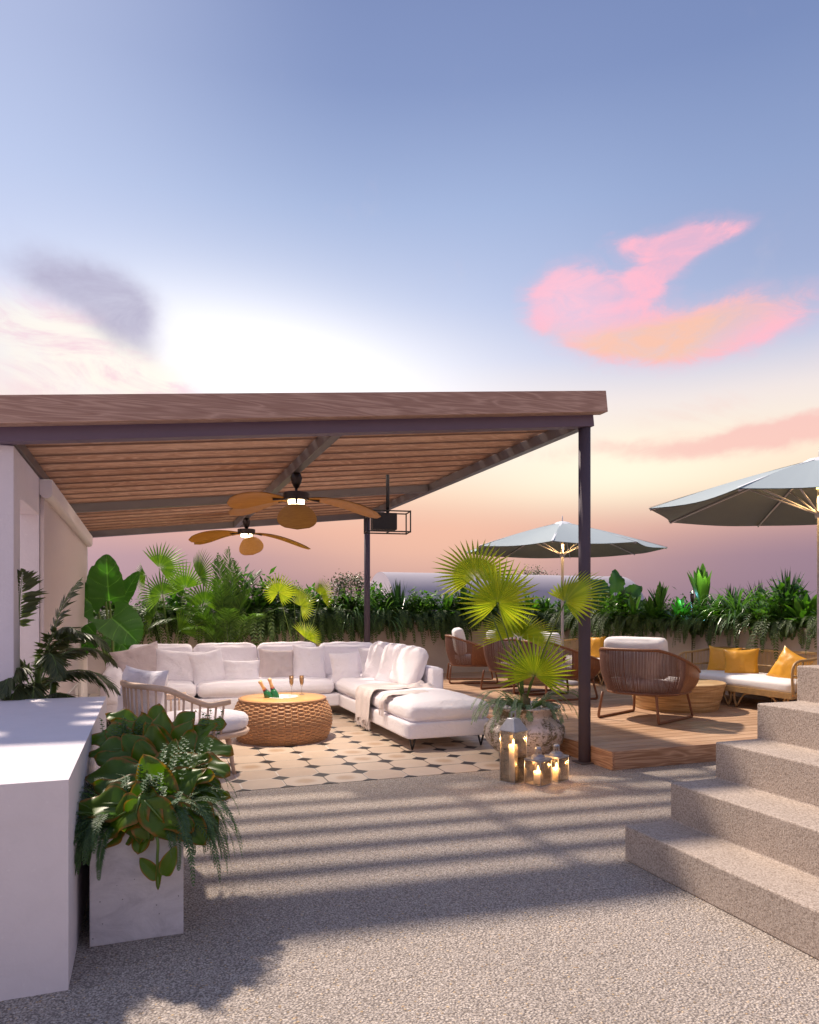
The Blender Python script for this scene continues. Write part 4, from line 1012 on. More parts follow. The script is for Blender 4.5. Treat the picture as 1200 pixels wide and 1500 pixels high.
def lantern(label, px, py, w_, h_, tall, rz_, candle_h):
    p = at_z(px, py, 0); c_ = p+FW*(w_*.7)
    o = thing('candle_lantern', label, 'lantern', (c_.x, c_.y, 0), rz_, GL)
    hw = w_/2
    mb = MB()
    for a in (-1, 1):
        for b in (-1, 1): mb.box((a*hw, b*hw, h_/2), (.003, .003, h_))
    for z in (.003, h_-.003):
        for a in (-1, 1): mb.box((a*hw, 0, z), (.006, w_, .006)); mb.box((0, a*hw, z), (w_, .006, .006))
    mb.b2((-hw, -hw, .0005), (hw, hw, .004)); mb.build('frame', 'metal', o)
    for (cx, cy, sx_, sy_) in ((hw, 0, .002, w_-.007), (-hw, 0, .002, w_-.007), (0, hw, w_-.007, .002), (0, -hw, w_-.007, .002)):
        MB().box((cx, cy, h_/2), (sx_, sy_, h_-.013)).build('glass_pane', 'glass', o)
    if tall:
        rf = MB(); k = hw*1.12; k2 = hw*.45
        rf.add([(-k, -k, h_), (k, -k, h_), (k, k, h_), (-k, k, h_), (-k2, -k2, h_+.10), (k2, -k2, h_+.10), (k2, k2, h_+.10), (-k2, k2, h_+.10)], [(3, 2, 1, 0), (0, 1, 5, 4), (1, 2, 6, 5), (2, 3, 7, 6), (3, 0, 4, 7), (4, 5, 6, 7)])
        rf = rf.build('roof', 'metal', o, bevel=.003)
        MB().tube([(-.025, 0, h_+.10), (-.025, 0, h_+.15), (.025, 0, h_+.15), (.025, 0, h_+.10)], .007).build('handle', 'metal', rf)
    else:
        rf = MB().b2((-hw*1.05, -hw*1.05, h_), (hw*1.05, hw*1.05, h_+.008)).lathe([(.0, h_+.008), (.058, h_+.008), (.054, h_+.026), (.034, h_+.038), (.0, h_+.04)], 24).build('roof', 'metal', o)
        cg_ = MB()
        for i in range(10): a = 2*PI*i/10; cg_.tube([(.024*math.cos(a), .024*math.sin(a), h_+.036), (.024*math.cos(a), .024*math.sin(a), h_+.085)], .0028, 5)
        cg_.lathe([(.0, h_+.085), (.027, h_+.085), (.02, h_+.098), (.0, h_+.10)], 16); cg_.build('chimney', 'metal', rf)
    cr = min(.036, w_*.24)
    MB().lathe([(.0, .005), (cr, .005), (cr, candle_h), (cr*.85, candle_h-.004), (.0, candle_h-.006)], 24).build('candle', 'wax', o, True)
    MB().lathe([(.0, candle_h), (.007, candle_h+.012), (.0075, candle_h+.02), (.004, candle_h+.036), (.0, candle_h+.05)], 12).build('flame', 'flame', o, True)
    l = lamp('candle_light', 'POINT', (0, 0, candle_h+.03), 6 if tall else 5, (1, .55, .2), .012); l.parent = o
    return o
lantern('tall glass lantern with pillar candle before the big pot', 755, 1149, .155, .42, True, R(22), .30)
lantern('squat glass lantern standing nearest in the middle', 792, 1153, .155, .20, False, R(25), .10)
lantern('squat glass lantern at the right by the deck edge', 819, 1147, .14, .20, False, R(22), .10)
# ------------------------------------------------------------------ plant builders
def frame(D, N):
    D = V(D).normalized(); S = D.cross(V(N)); S = S.normalized() if S.length > 1e-5 else D.orthogonal().normalized(); return D, S, S.cross(D).normalized()
def strap(mb, P, D, L, W, n=6, droop=.8, fold=.25, tip=1.0, wmid=.45, N=None, e=False):
    """one blade: curved, folded along the midrib"""
    P = V(P); D = V(D).normalized(); N = V(N) if N is not None else UP
    S = D.cross(N); S = S.normalized() if S.length > 1e-4 else D.orthogonal().normalized()
    vs_ = []; ds = L/n; ee = []
    for i in range(n+1):
        a = i/n
        wd = W*(min(1, (a/wmid))**.55*.8+.2 if a < wmid else max(0.0, (1-((a-wmid)/(1-wmid))**(1.6*tip))))/2
        if i == n: wd = W*.01
        U = S.cross(D).normalized()
        vs_ += [P-S*wd+U*wd*fold, P.copy(), P+S*wd+U*wd*fold]; ee += [1, 0, 1]
        P = P+D*ds; D = (D+V((0, 0, -1))*droop*ds/L*(.4+1.2*a)).normalized()
    fs_ = []
    for i in range(n): o = i*3; fs_ += [(o, o+1, o+4, o+3), (o+1, o+2, o+5, o+4)]
    mb.add(vs_, fs_, ee)
def leaflet(mb, P, D, L, W, U):
    D = D.normalized(); S = D.cross(U); S = S.normalized() if S.length > 1e-5 else D.orthogonal().normalized()
    m_ = P+D*L*.4
    mb.add([P, m_-S*W/2+U*W*.12, P+D*L, m_+S*W/2+U*W*.12], [(0, 1, 2), (0, 2, 3)])
def frond(mb, P, D, L, n=28, ll=.18, lw=.018, droop=1.1, ang=55, ldroop=.5, rachis=None, rr=.005, start=.15, prof=None, rng=random):
    P = V(P); D = V(D).normalized(); m_ = 26; pts = [P.copy()]; dirs = [D.copy()]
    for i in range(m_):
        P = P+D*L/m_; D = (D+V((0, 0, -1))*droop/m_*(.3+1.5*i/m_)).normalized(); pts.append(P.copy()); dirs.append(D.copy())
    S0 = dirs[0].cross(UP); S0 = S0.normalized() if S0.length > .05 else V((rng.uniform(-1, 1), rng.uniform(-1, 1), 0)).normalized()
    if rachis is not None: rachis.tube([pts[i] for i in range(0, m_+1, 3)]+[pts[-1]], [rr*(1-.8*i/(m_/3+1)) for i in range(len(range(0, m_+1, 3))+1)], 5, caps=False)
    for i in range(n):
        a = start+(1-start)*i/(n-1); k = a*m_; j = min(m_-1, int(k)); q = pts[j].lerp(pts[j+1], k-j); d = dirs[j]
        S = d.cross(UP); S = S.normalized() if S.length > .15 else S0
        if S.dot(S0) < 0: S = -S
        U = S.cross(d).normalized()
        pr = prof(a) if prof else math.sin(min(1, (a-start)/(1-start)*.92+.10)*PI)**.6
        l = ll*max(.12, pr)
        an = R(ang)*(1-.45*a)
        for sg in (-1, 1):
            ld = (d*math.cos(an)+S*sg*math.sin(an)+U*.15+V((0, 0, -ldroop*rng.uniform(.5, 1.3)))+V((rng.uniform(-.06, .06), rng.uniform(-.06, .06), 0))).normalized()
            leaflet(mb, q, ld, l*rng.uniform(.88, 1.08), lw, U)
def fanleaf(mb, H, D, N, Rr, n=34, spread=125, rng=random, cup=.10, inner=.42, droop=.08):
    """palmate leaf: hub H, middle direction D, surface normal N"""
    D, S, N = frame(D, N)
    da = 2*R(spread)/n
    for i in range(n):
        a = -R(spread)+da*(i+.5); L = Rr*(.80+.20*math.cos(a*.75))*rng.uniform(.95, 1.04)
        def pt(r, aa, up=0.0):
            u = r/Rr
            return H+(D*math.cos(aa)+S*math.sin(aa))*r+N*(cup*u*(1-u)*Rr*1.5-droop*u*u*Rr*1.6+up)
        hw = da*.5; fr = inner*Rr
        vs_ = [pt(.02*Rr, a), pt(fr*.55, a-hw), pt(fr*.55, a, .018*Rr), pt(fr*.55, a+hw), pt(fr, a-hw), pt(fr, a, .024*Rr), pt(fr, a+hw),
               pt(fr+(L-fr)*.5, a-hw*.45), pt(fr+(L-fr)*.5, a, .016*Rr), pt(fr+(L-fr)*.5, a+hw*.45), pt(L, a+rng.uniform(-.02, .02))]
        mb.add(vs_, [(0, 1, 2), (0, 2, 3), (1, 4, 5, 2), (2, 5, 6, 3), (4, 7, 8, 5), (5, 8, 9, 6), (7, 10, 8), (8, 10, 9)])
def bleaf(mb, P, D, N, L, W, droop=.5, fold=.25, cord=0, wav=.04, seed=0, nu=10, nv=8, shape=None, scal=0, roll=0, veins=0, e_=None):
    """broad leaf grid with folded midrib, wavy margin; cord>0 gives heart lobes"""
    D, S, N = frame(D, N); P = V(P)
    pts = []; d = D.copy(); p = P.copy()
    for i in range(nu+1):
        pts.append((p.copy(), d.copy())); p = p+d*L/nu; d = (d-N*droop/nu*1.2).normalized()
    def fn(a, b):
        k = a*nu; j = min(nu-1, int(k)); q = pts[j][0].lerp(pts[j+1][0], k-j); dd = pts[j][1]; nn = S.cross(dd).normalized()
        s_ = b*2-1
        wd = shape(a) if shape else math.sin(PI*min(1, a**.8*.97+.03))**.75*(1-.25*a)
        if scal: wd *= 1+scal*abs(math.sin(a*PI*6.5))*.5
        x = s_*wd*W/2
        back = cord*L*(s_*s_)*max(0, 1-a*2.2)
        z = fold*abs(x)+wav*W*math.sin(a*11+seed+s_*1.5)*abs(s_)**2-roll*W*abs(s_)**3*wd
        if veins: z += veins*(abs(math.sin(a*22-abs(s_)*5))**.5-.6)*min(1, abs(s_)*3)-veins*1.6*max(0, 1-abs(s_)*9)
        return q+S*x-dd*back+nn*z
    mb.grid(nu+1, nv+1, fn, e=e_ or (lambda a, b: max(abs(b*2-1), a**3)))
rng = random.Random(11)
def rdir(az_, el_): return V((math.cos(az_)*math.cos(el_), math.sin(az_)*math.cos(el_), math.sin(el_)))
CAMD = lambda p: (V((0, 0, CAMH))-V(p)).normalized()
# ------------------------------------------------------------------ fan palm in the pot
def fan_palm(name, label, root, leaves, mat, group=None, rng=rng):
    o = thing(name, label, 'palm', root, 0, group)
    rt = V(root)
    for (px, py, d, Rr, rotdeg, tilt, spread, base) in leaves:
        hub = at_d(px, py, d)-rt
        a = R(rotdeg); D = RT*math.cos(a)+UP*math.sin(a)+FW*math.sin(R(tilt))*.8; N = -FW+UP*.35+RT*math.sin(R(tilt))*.6
        mb = MB(); fanleaf(mb, hub, D, N, Rr, int(12+spread/8), spread, rng)
        lf = mb.build('leaf', mat, o)
        b = V(base); mid = (b+hub)*.5+V((0, 0, .05))-(hub-b).cross(UP)*0
        st_ = MB().tube(smoothpath([b, b.lerp(hub, .35)+V((0, 0, .06)), b.lerp(hub, .75)+V((0, 0, .035)), hub], 4), [.007]*12+[.005], 6); st_.build('stalk', 'greenstem', lf, True)
    return o
pb = at_d(768, 1035, 7.02)
fp = thing('fan_palm', 'bright yellow-green fan palm growing in the big glazed pot', 'palm', (PX_, PY_, .43)); rt_ = V(fp.location)
for (px, py, d, Rr, dv, nv_, spread, inner, base) in [
    (697, 846, 6.85, .47, (-.18, .95, .45), (0, .45, -1), 120, .44, (-.02, 0, .12)), (729, 884, 6.70, .47, (.22, .95, .0), (.1, .1, -1), 150, .40, (0, .01, .12)),
    (828, 882, 6.40, .42, (.74, .68, -.10), (-.80, .45, -.45), 100, .5, (.03, 0, .12)), (756, 932, 7.0, .44, (-.75, .45, .5), (-.1, .9, -.75), 62, .42, (0, .03, .12)),
    (762, 934, 7.05, .46, (.95, .28, .3), (.1, .9, -.7), 60, .42, (.01, .03, .12)), (761, 935, 7.1, .30, (.0, .95, .3), (.1, .3, -1), 45, .4, (.01, .03, .12)), (783, 990, 6.75, .44, (.15, .85, .25), (.0, .45, -1), 122, .40, (.02, -.02, .12)),
    (738, 872, 7.2, .34, (.3, .8, .5), (-.3, .7, -.6), 80, .4, (0, .04, .12))]:
    hub = at_d(px, py, d)-rt_; cv = lambda q: RT*q[0]+UP*q[1]+FW*q[2]
    mb = MB(); fanleaf(mb, hub, cv(dv), cv(nv_), Rr, int(14+spread/7), spread, rng, inner=inner); lf = mb.build('leaf', 'fanpalm_lit', fp)
    bb = V(base); MB().tube(smoothpath([bb, bb.lerp(hub, .35)+V((0, 0, .05)), bb.lerp(hub, .75)+V((0, 0, .03)), hub], 4), [.0075]*12+[.005], 6).build('stalk', 'greenstem', lf, True)
MB().tube([(0, 0, -.02), (.01, 0, .06), (.0, 0, .17)], [.05, .055, .03], 10).tube([(.04, .02, -.02), (.07, .03, .12)], [.03, .018], 8).tube([(-.05, -.01, -.02), (-.07, 0, .10)], [.03, .015], 8).build('trunk', 'trunk', fp, True)
# trailing silver plant in the pot
sp = thing('trailing_plant', 'silvery trailing plant spilling over the rim of the glazed pot', 'plant', (PX_, PY_, .44))
mb = MB(); rc = MB()
for (az_, L) in [(200, .62), (215, .70), (188, .60), (230, .55), (170, .5), (250, .35), (285, .34), (300, .40), (330, .42), (345, .62), (355, .70), (315, .30), (205, .45), (225, .40), (20, .35), (150, .4), (110, .3)]:
    a = R(az_)-YAW*0
    for k in range(3):
        frond(mb, (math.cos(a)*.10, math.sin(a)*.10, .02), rdir(a+rng.uniform(-.12, .12), R(38+rng.uniform(-12, 14))), L*rng.uniform(.8, 1.1), 30, .042, .011, 2.6, 62, .15, rc, .003, .1, prof=lambda a_: .8+.2*math.sin(a_*30), rng=rng)
mb.build('foliage', 'silver', sp); rc.build('stem', 'greenstem', sp)
# ------------------------------------------------------------------ foreground planter
PLX0, PLX1, PLY0, PLY1, PLZ = -.218, .156, 3.28, 4.40, .49
bx_ = thing('concrete_planter', 'rectangular board-marked concrete planter beside the white counter', 'planter', ((PLX0+PLX1)/2, PLY0, 0))
hw = (PLX1-PLX0)/2; mb = MB(); Lp = PLY1-PLY0
mb.b2((-hw, 0, 0), (hw, .03, PLZ)); mb.b2((-hw, Lp-.03, 0), (hw, Lp, PLZ)); mb.b2((-hw, .03, 0), (-hw+.03, Lp-.03, PLZ)); mb.b2((hw-.03, .03, 0), (hw, Lp-.03, PLZ))
mb.build('planter_body', 'planter', bx_, bevel=.004); MB().b2((-hw+.03, .03, .30), (hw-.03, Lp-.03, PLZ-.06)).build('soil', 'soil', bx_)
bp = thing('broadleaf_plant', 'broad glossy green leaves with brown edges filling the concrete planter', 'plant', (-.03, PLY0+.45, PLZ))
# (screen x, y of leaf centre, depth, length, rotation of leaf axis in screen (deg), facing tilt)
ox = V((-.03, PLY0+.45, PLZ))
shp = lambda a: (math.sin(PI*min(1, a**.75*.96+.04))**.62)*(1-.12*a)
LV = [(170, 1132, 3.72, .27, 165, 20), (172, 1168, 3.55, .27, 182, 35), (220, 1185, 3.45, .27, 200, 55), (255, 1150, 3.6, .26, 55, 20), (290, 1168, 3.75, .25, 32, 30), (265, 1105, 3.95, .23, 75, 15), (205, 1100, 3.95, .22, 120, 20),
      (165, 1095, 3.95, .22, 160, 25), (160, 1075, 4.15, .22, 170, 15), (235, 1075, 4.15, .22, 95, 15), (285, 1080, 4.1, .22, 50, 25), (310, 1095, 3.95, .24, 22, 35), (315, 1118, 3.8, .22, 15, 40), (228, 1058, 4.35, .20, 95, 10),
      (262, 1062, 4.3, .20, 65, 15), (190, 1068, 4.3, .20, 140, 20), (245, 1120, 3.85, .22, 80, 20), (195, 1130, 3.8, .22, 130, 25), (275, 1140, 3.65, .20, 40, 25), (215, 1120, 3.9, .22, 105, 30), (300, 1140, 3.85, .18, 350, 50),
      (325, 1195, 3.62, .16, 10, 60), (170, 1210, 3.45, .20, 200, 75), (245, 1200, 3.5, .15, 300, 55), (232, 1085, 4.05, .2, 110, 25), (300, 1063, 4.4, .2, 40, 30), (180, 1050, 4.5, .18, 150, 20), (185, 1155, 3.65, .24, 150, 30)]
LV += [(200, 1195, 3.42, .22, 215, 60), (262, 1185, 3.45, .22, 330, 55), (230, 1150, 3.5, .24, 90, 35), (150, 1190, 3.45, .2, 185, 60), (205, 1165, 3.5, .22, 130, 40), (250, 1130, 3.75, .22, 60, 25), (180, 1110, 3.9, .22, 150, 30), (225, 1100, 4.0, .24, 90, 20), (270, 1120, 3.8, .22, 45, 30), (290, 1190, 3.5, .2, 340, 55), (185, 1085, 4.15, .22, 130, 20), (215, 1075, 4.2, .22, 100, 15), (262, 1085, 4.1, .22, 75, 20), (212, 1212, 3.36, .16, 250, 60), (188, 1192, 3.36, .24, 188, 25), (245, 1190, 3.36, .22, 350, 30), (216, 1186, 3.38, .22, 100, 25), (160, 1215, 3.36, .20, 205, 30), (275, 1205, 3.38, .20, 335, 30), (214, 1205, 3.33, .15, 80, 10), (195, 1170, 3.42, .2, 60, 30), (168, 1196, 3.31, .22, 200, 15), (196, 1206, 3.30, .19, 255, 10), (238, 1200, 3.30, .20, 320, 12), (215, 1190, 3.31, .2, 90, 10), (150, 1175, 3.36, .22, 170, 20)]
for i, (px, py, d, L, an, tl) in enumerate(LV):
    px = min(px, 300); L *= 1.10; py += 2; d = 3.0+(d-3.3)*.92; c_ = at_d(px, py, d)-ox; a = R(an+rng.uniform(-8, 8)); tl = R(tl)
    D = (RT*math.cos(a)+UP*math.sin(a))*math.cos(tl)-FW*math.sin(tl)*.7-UP*math.sin(tl)*.1
    N = -FW*math.cos(tl)*.7+UP*(.55+.4*math.sin(tl)); base = c_-D*L*.5
    mb = MB(); bleaf(mb, base, D, N, L, L*.68, .6, .38, 0, .12, i, 16, 12, shp, roll=.14)
    lf = mb.build('leaf', 'brownedge', bp, True, attr=True)
    b0 = V((base.x*.35, base.y*.6, -.04)); MB().tube(smoothpath([b0, b0.lerp(base, .5)+V((0, 0, .04)), base, base+D*L*.5], 3), [.008, .008, .008, .007, .007, .006, .006, .005, .004, .002], 6).build('stalk', 'greenstem', lf, True)
# two low leaves and the cut stem hanging in front of the planter
for i, (px, py, d, L, an, tl) in enumerate([(218, 1272, 2.99, .12, 135, 10), (248, 1262, 2.97, .13, 70, 20), (232, 1285, 2.98, .13, 262, 5)]):
    c_ = at_d(px, py, d)-ox; a = R(an); D = RT*math.cos(a)+UP*math.sin(a)-FW*.1; base = c_-D*L*.5
    mb = MB(); bleaf(mb, base, D, -FW+UP*.3, L, L*(.55 if i < 2 else .22), .35, .3, 0, .06, i+40, 12, 10, shp); mb.build('leaf', 'brownedge', bp, True, attr=True)
q0 = at_d(229, 1225, 2.99)-ox; q1 = at_d(232, 1300, 2.99)-ox
MB().tube(smoothpath([(0, -.38, -.02), q0, (q0+q1)*.5, q1], 5), .006, 6).build('stem', 'greenstem', bp, True)
fe = thing('trailing_fern', 'dark feathery fern trailing over the concrete planter sides', 'fern', (-.03, PLY0+.45, PLZ))
mb = MB(); rc = MB()
for i in range(185):
    side = rng.choice(('L', 'L', 'R', 'R', 'R', 'FR', 'FL'))
    yy = rng.uniform(-.42, .30)
    if side == 'R': P = (.13, yy, .0); D = rdir(rng.uniform(-.75, .35), R(rng.uniform(5, 60)))
    elif side == 'L': P = (-.13, yy, .0); D = rdir(PI+rng.uniform(-.3, .6), R(rng.uniform(20, 65)))
    elif side == 'FR': P = (rng.uniform(.06, .16), -.40, .0); D = rdir(rng.uniform(-1.4, -.2), R(rng.uniform(10, 55)))
    elif side == 'FL': P = (rng.uniform(-.17, -.08), -.40, .0); D = rdir(rng.uniform(-2.9, -1.8), R(rng.uniform(10, 50)))
    else: P = (rng.choice((rng.uniform(-.16, -.05), rng.uniform(.05, .16))), -.40, .0); D = rdir(-PI/2+rng.uniform(-.7, .7), R(rng.uniform(10, 50)))
    L = rng.uniform(.28, .60)*(.74 if side in ('R', 'FR') else .85 if side == 'L' else .8)
    frond(mb, P, D, L, 30, .046, .0075, 3.4 if side != 'L' else 4.5, 68, .12, rc, .0018, .05, prof=lambda a_: (1-a_)**.5*.85+.15, rng=rng)
mb.build('foliage', 'asparagus', fe); rc.build('stem', 'greenstem', fe)
sw = thing('eucalyptus_sprigs', 'small round-leaved pale sprigs between the broad leaves of the planter', 'plant', (-.03, PLY0+.45, PLZ))
mb = MB(); rc = MB()
for (px, py, d, n_) in [(222, 1150, 3.42, 9), (205, 1075, 4.2, 8), (160, 1062, 4.2, 8), (240, 1170, 3.42, 8), (300, 1060, 4.2, 6), (282, 1090, 3.8, 6), (190, 1140, 3.5, 5), (255, 1100, 3.65, 5)]:
    d = 2.96+(d-3.3)*.92; c_ = at_d(px, py, d)-ox
    for k in range(n_):
        tip = c_+RT*rng.uniform(-.09, .09)+UP*rng.uniform(-.02, .08)+FW*rng.uniform(-.05, .05); b0 = V((tip.x*.8, tip.y*.85, -.02))
        pth = smoothpath([b0, b0.lerp(tip, .6)+V((0, 0, .02)), tip], 5); rc.tube(pth, .0015, 4, caps=False)
        for q in range(14):
            a = .35+.65*q/13; kk = a*(len(pth)-1); j = min(len(pth)-2, int(kk)); p = pth[j].lerp(pth[j+1], kk-j); r = .0095*(1.25-a*.5)
            for sg in (-1, 1):
                th_ = q*1.3+sg*PI/2; dd = V((math.cos(th_), math.sin(th_), .4)).normalized()
                S = dd.cross(UP).normalized(); nn = S.cross(dd); cc = p+dd*r*1.1
                mb.add([cc+(dd*math.cos(t_)+S*math.sin(t_))*r for t_ in [i*PI/3 for i in range(6)]], [(0, 1, 2, 3, 4, 5)])
mb.build('foliage', 'sprig', sw); rc.build('stem', 'greenstem', sw)
# ------------------------------------------------------------------ tall palm by the left column
pl = thing('areca_palm', 'dark drooping palm standing behind the counter at the white wall', 'palm', (-.76, 6.08, 0))
o3 = V(pl.location)
for i, (dx, dy, h_) in enumerate([(0, 0, 1.05), (.10, .08, .85), (-.03, .12, .75)]):
    MB().tube([(dx*.4, dy*.4, 0), (dx, dy, h_)], [.035, .022], 10).build('trunk', 'greenstem', pl, True)
# fronds: start height, azimuth (world deg, 0=+X), elevation, length
for i, (z0, az_, e_, L, dr) in enumerate([(1.0, 20, 78, .95, 1.3), (1.0, -30, 60, .95, 2.6), (1.0, 30, 45, .90, 2.3), (.95, -70, 55, .85, 2.9), (.95, -15, 30, .80, 2.0), (.85, 5, 48, .78, 2.9), (.80, -40, 35, .62, 2.6), (.80, -100, 50, .75, 3.0),
        (.9, 60, 60, .8, 2.3), (.75, -10, 15, .70, 1.6), (.9, -130, 55, .60, 3.0), (.7, -60, 20, .55, 1.8), (.95, -150, 70, .5, 2.6), (.85, 85, 40, .6, 2.), (.65, 15, 35, .75, 2.4), (1.0, -45, 72, .8, 2.9), (.95, -110, 42, .75, 2.6), (.80, -145, 30, .70, 2.4), (.9, -85, 30, .7, 2.4), (.7, -120, 35, .6, 2.6)]):
    mb = MB(); rc = MB()
    frond(mb, (rng.uniform(-.04, .03), rng.uniform(0, .08), z0-.10), rdir(R(az_), R(e_)), L*.86, 46, .19, .028, dr, 52, .7, rc, .007, .22, rng=rng)
    lf = mb.build('frond', 'dark_palm', pl); rc.build('rachis', 'greenstem', lf)
# upright leaf next to the column
mb = MB(); rc = MB(); frond(mb, (-.13, -.10, .9), rdir(R(-60), R(86)), .80, 40, .20, .028, 1.6, 55, .60, rc, .007, .50, rng=rng)
lf = mb.build('frond', 'dark_palm', pl); rc.build('rachis', 'greenstem', lf)
# ------------------------------------------------------------------ elephant ear behind the sofa arm
ee = thing('elephant_ear_plant', 'elephant ear plant with huge heart-shaped leaves by the white wall', 'plant', (-.42, 11.15, 0))
o4 = V(ee.location); hs = lambda a: (math.sin(PI*min(1, (a*.86+.14)))**.55)*(1-.35*a) if a < 1 else .02
for i, (px, py, d, L, W, an, nz_, dr) in enumerate([(160, 880, 10.2, .66, .56, 93, .25, .25), (163, 905, 9.9, .52, .62, -35, 1.0, .45), (140, 890, 10.6, .55, .5, 135, .5, .5), (142, 930, 10.0, .45, .46, 215, .6, .5), (152, 870, 10.7, .45, .38, 110, .3, .3), (178, 880, 10.6, .5, .28, 60, .1, .3), (170, 935, 10.3, .4, .35, 320, .8, .5)]):
    p = at_d(px, py, d)-o4; a = R(an); D = RT*math.cos(a)+UP*math.sin(a)-FW*.15; N = -FW+UP*nz_
    mb = MB(); bleaf(mb, p, D, N, L, W, dr, .22, .28, .03, i, 60, 24, hs, scal=.10, veins=.007, e_=lambda a, b: max(1.0 if abs(b*2-1) < .07 else 0, max(0, 1-abs(math.sin(a*11-abs(b*2-1)*2.5))*5)))
    lf = mb.build('leaf', 'alocasia', ee, True, attr=True)
    rb = MB(); D_, S_, N_ = frame(D, N)
    MB().tube(smoothpath([(rng.uniform(-.05, .05), 0, .0), V((p.x*.4, p.y*.4, p.z*.55)), V((p.x*.8, p.y*.8, p.z*.93)), p], 5), [.026-.0011*k for k in range(16)], 8).build('stalk', 'greenstem', lf, True)
MB().lathe([(.0, 0), (.16, 0), (.21, .30), (.20, .31), (.18, .27), (.0, .27)], 32, (0, 0, 0)).build('pot', 'ceramic', ee, True)
# ------------------------------------------------------------------ walls planting
def base_pt(px, back=.30, z=1.12, wall=None):
    a, _ = azel(px, 895)
    if wall == 'b' or (wall is None and px < 812): p = at_Y(px, 895, BY+back)
    else: p = at_X(px, 895, BX+back)
    p.z = z; return p
def hanging_fern(L=.55, n=32):
    o = thing('hanging_fern', 'dark green fern draping over the front of the planter wall', 'fern', (0, 0, 0), 0, 'ferns draping over the planter walls')
    mb = MB(); rc = MB()
    for i in range(n):
        x = rng.uniform(-.30, .30); D = rdir(-PI/2+rng.uniform(-1.0, 1.0), R(rng.uniform(0, 60)))
        frond(mb, (x, rng.uniform(.0, .12), rng.uniform(.0, .08)), D, L*rng.uniform(.45, 1.45), 17, .10, .021, 4.2, 70, .12, rc, .0025, .08, prof=lambda a_: (1-a_)**.4*.9+.12, rng=rng)
    mb.build('foliage', 'fern', o); rc.build('stem', 'greenstem', o); return o
hf = [hanging_fern(.50), hanging_fern(.62, 28), hanging_fern(.42, 34)]
def leafy(name, label, group, w_, h_, d_, n, ls, mat, cat='shrub', stemn=9, asp=.5):
    o = thing(name, label, cat, (0, 0, 0), 0, group); mb = MB(); sm = MB()
    tips = []
    for i in range(stemn):
        a = rng.uniform(0, 2*PI); r = rng.uniform(.2, 1); tp_ = V((math.cos(a)*w_*.45*r, math.sin(a)*d_*.45*r, h_*rng.uniform(.45, 1.0)*(1-.35*r*r)))
        pth = smoothpath([(tp_.x*.15, tp_.y*.15, 0), (tp_.x*.6, tp_.y*.6, tp_.z*.6), tp_], 5); sm.tube(pth, [.007-.0005*k for k in range(len(pth))], 5, caps=False); tips.append(pth)
    for i in range(n):
        pth = rng.choice(tips); k = rng.uniform(.25, 1)**.7*(len(pth)-1); j = min(len(pth)-2, int(k)); p = pth[j].lerp(pth[j+1], k-j)
        off = V((rng.gauss(0, 1), rng.gauss(0, 1), rng.gauss(0, 1)))*w_*.075; p = p+off
        a = rng.uniform(0, 2*PI); D = rdir(a, rng.uniform(-.5, .9)); l = ls*rng.uniform(.6, 1.25)
        leaflet(mb, p, D, l, l*asp, V((rng.uniform(-.4, .4), rng.uniform(-.4, .4), 1)).normalized())
    mb.build('foliage', mat, o); sm.build('branches', 'treebark', o); return o
fill = [leafy('leafy_shrub', 'low dense leafy shrub filling the top of the planter wall', 'low shrubs filling the planter walls', .85, hh_, .5, nn_, ls_, mt_, stemn=18) for hh_, nn_, ls_, mt_ in ((.60, 2600, .065, 'shrub'), (.62, 1100, .12, 'broad'), (.55, 1500, .085, 'fern'))]
ylw = leafy('flowering_shrub', 'x', 'yellow-green small-leaved shrubs', .7, .8, .5, 1500, .045, 'shrub_y', stemn=14)
def blades(name, label, cat, n, L, W, mat, el0=10, el1=85, droop=.5, fold=.25, group=None, wmid=.35, tip=1.0, az0=0, az1=360, nseg=7, sm=False):
    o = thing(name, label, cat, (0, 0, 0), 0, group)
    mb = MB()
    for i in range(n):
        a = R(rng.uniform(az0, az1)); e_ = R(el0+(el1-el0)*((i+.5)/n)**.8+rng.uniform(-5, 5))
        strap(mb, (math.cos(a)*.02, math.sin(a)*.02, .02+.1*i/n), rdir(a, e_), L*rng.uniform(.75, 1.1), W*rng.uniform(.8, 1.1), nseg, droop*rng.uniform(.6, 1.3), fold, tip, wmid)
    mb.build('leaves', mat, o, sm); MB().tube([(0, 0, -.05), (0, 0, .10)], [.04, .03], 10).build('stem', 'trunk', o, True); return o
def settle(o, px, top=None, wall=None, back=.3, z=1.1, rz=0, sc=None):
    p = base_pt(px, back, z, wall); o.location = p; o.rotation_euler = (0, 0, rz)
    if sc: o.scale = (sc, sc, sc)
    return p
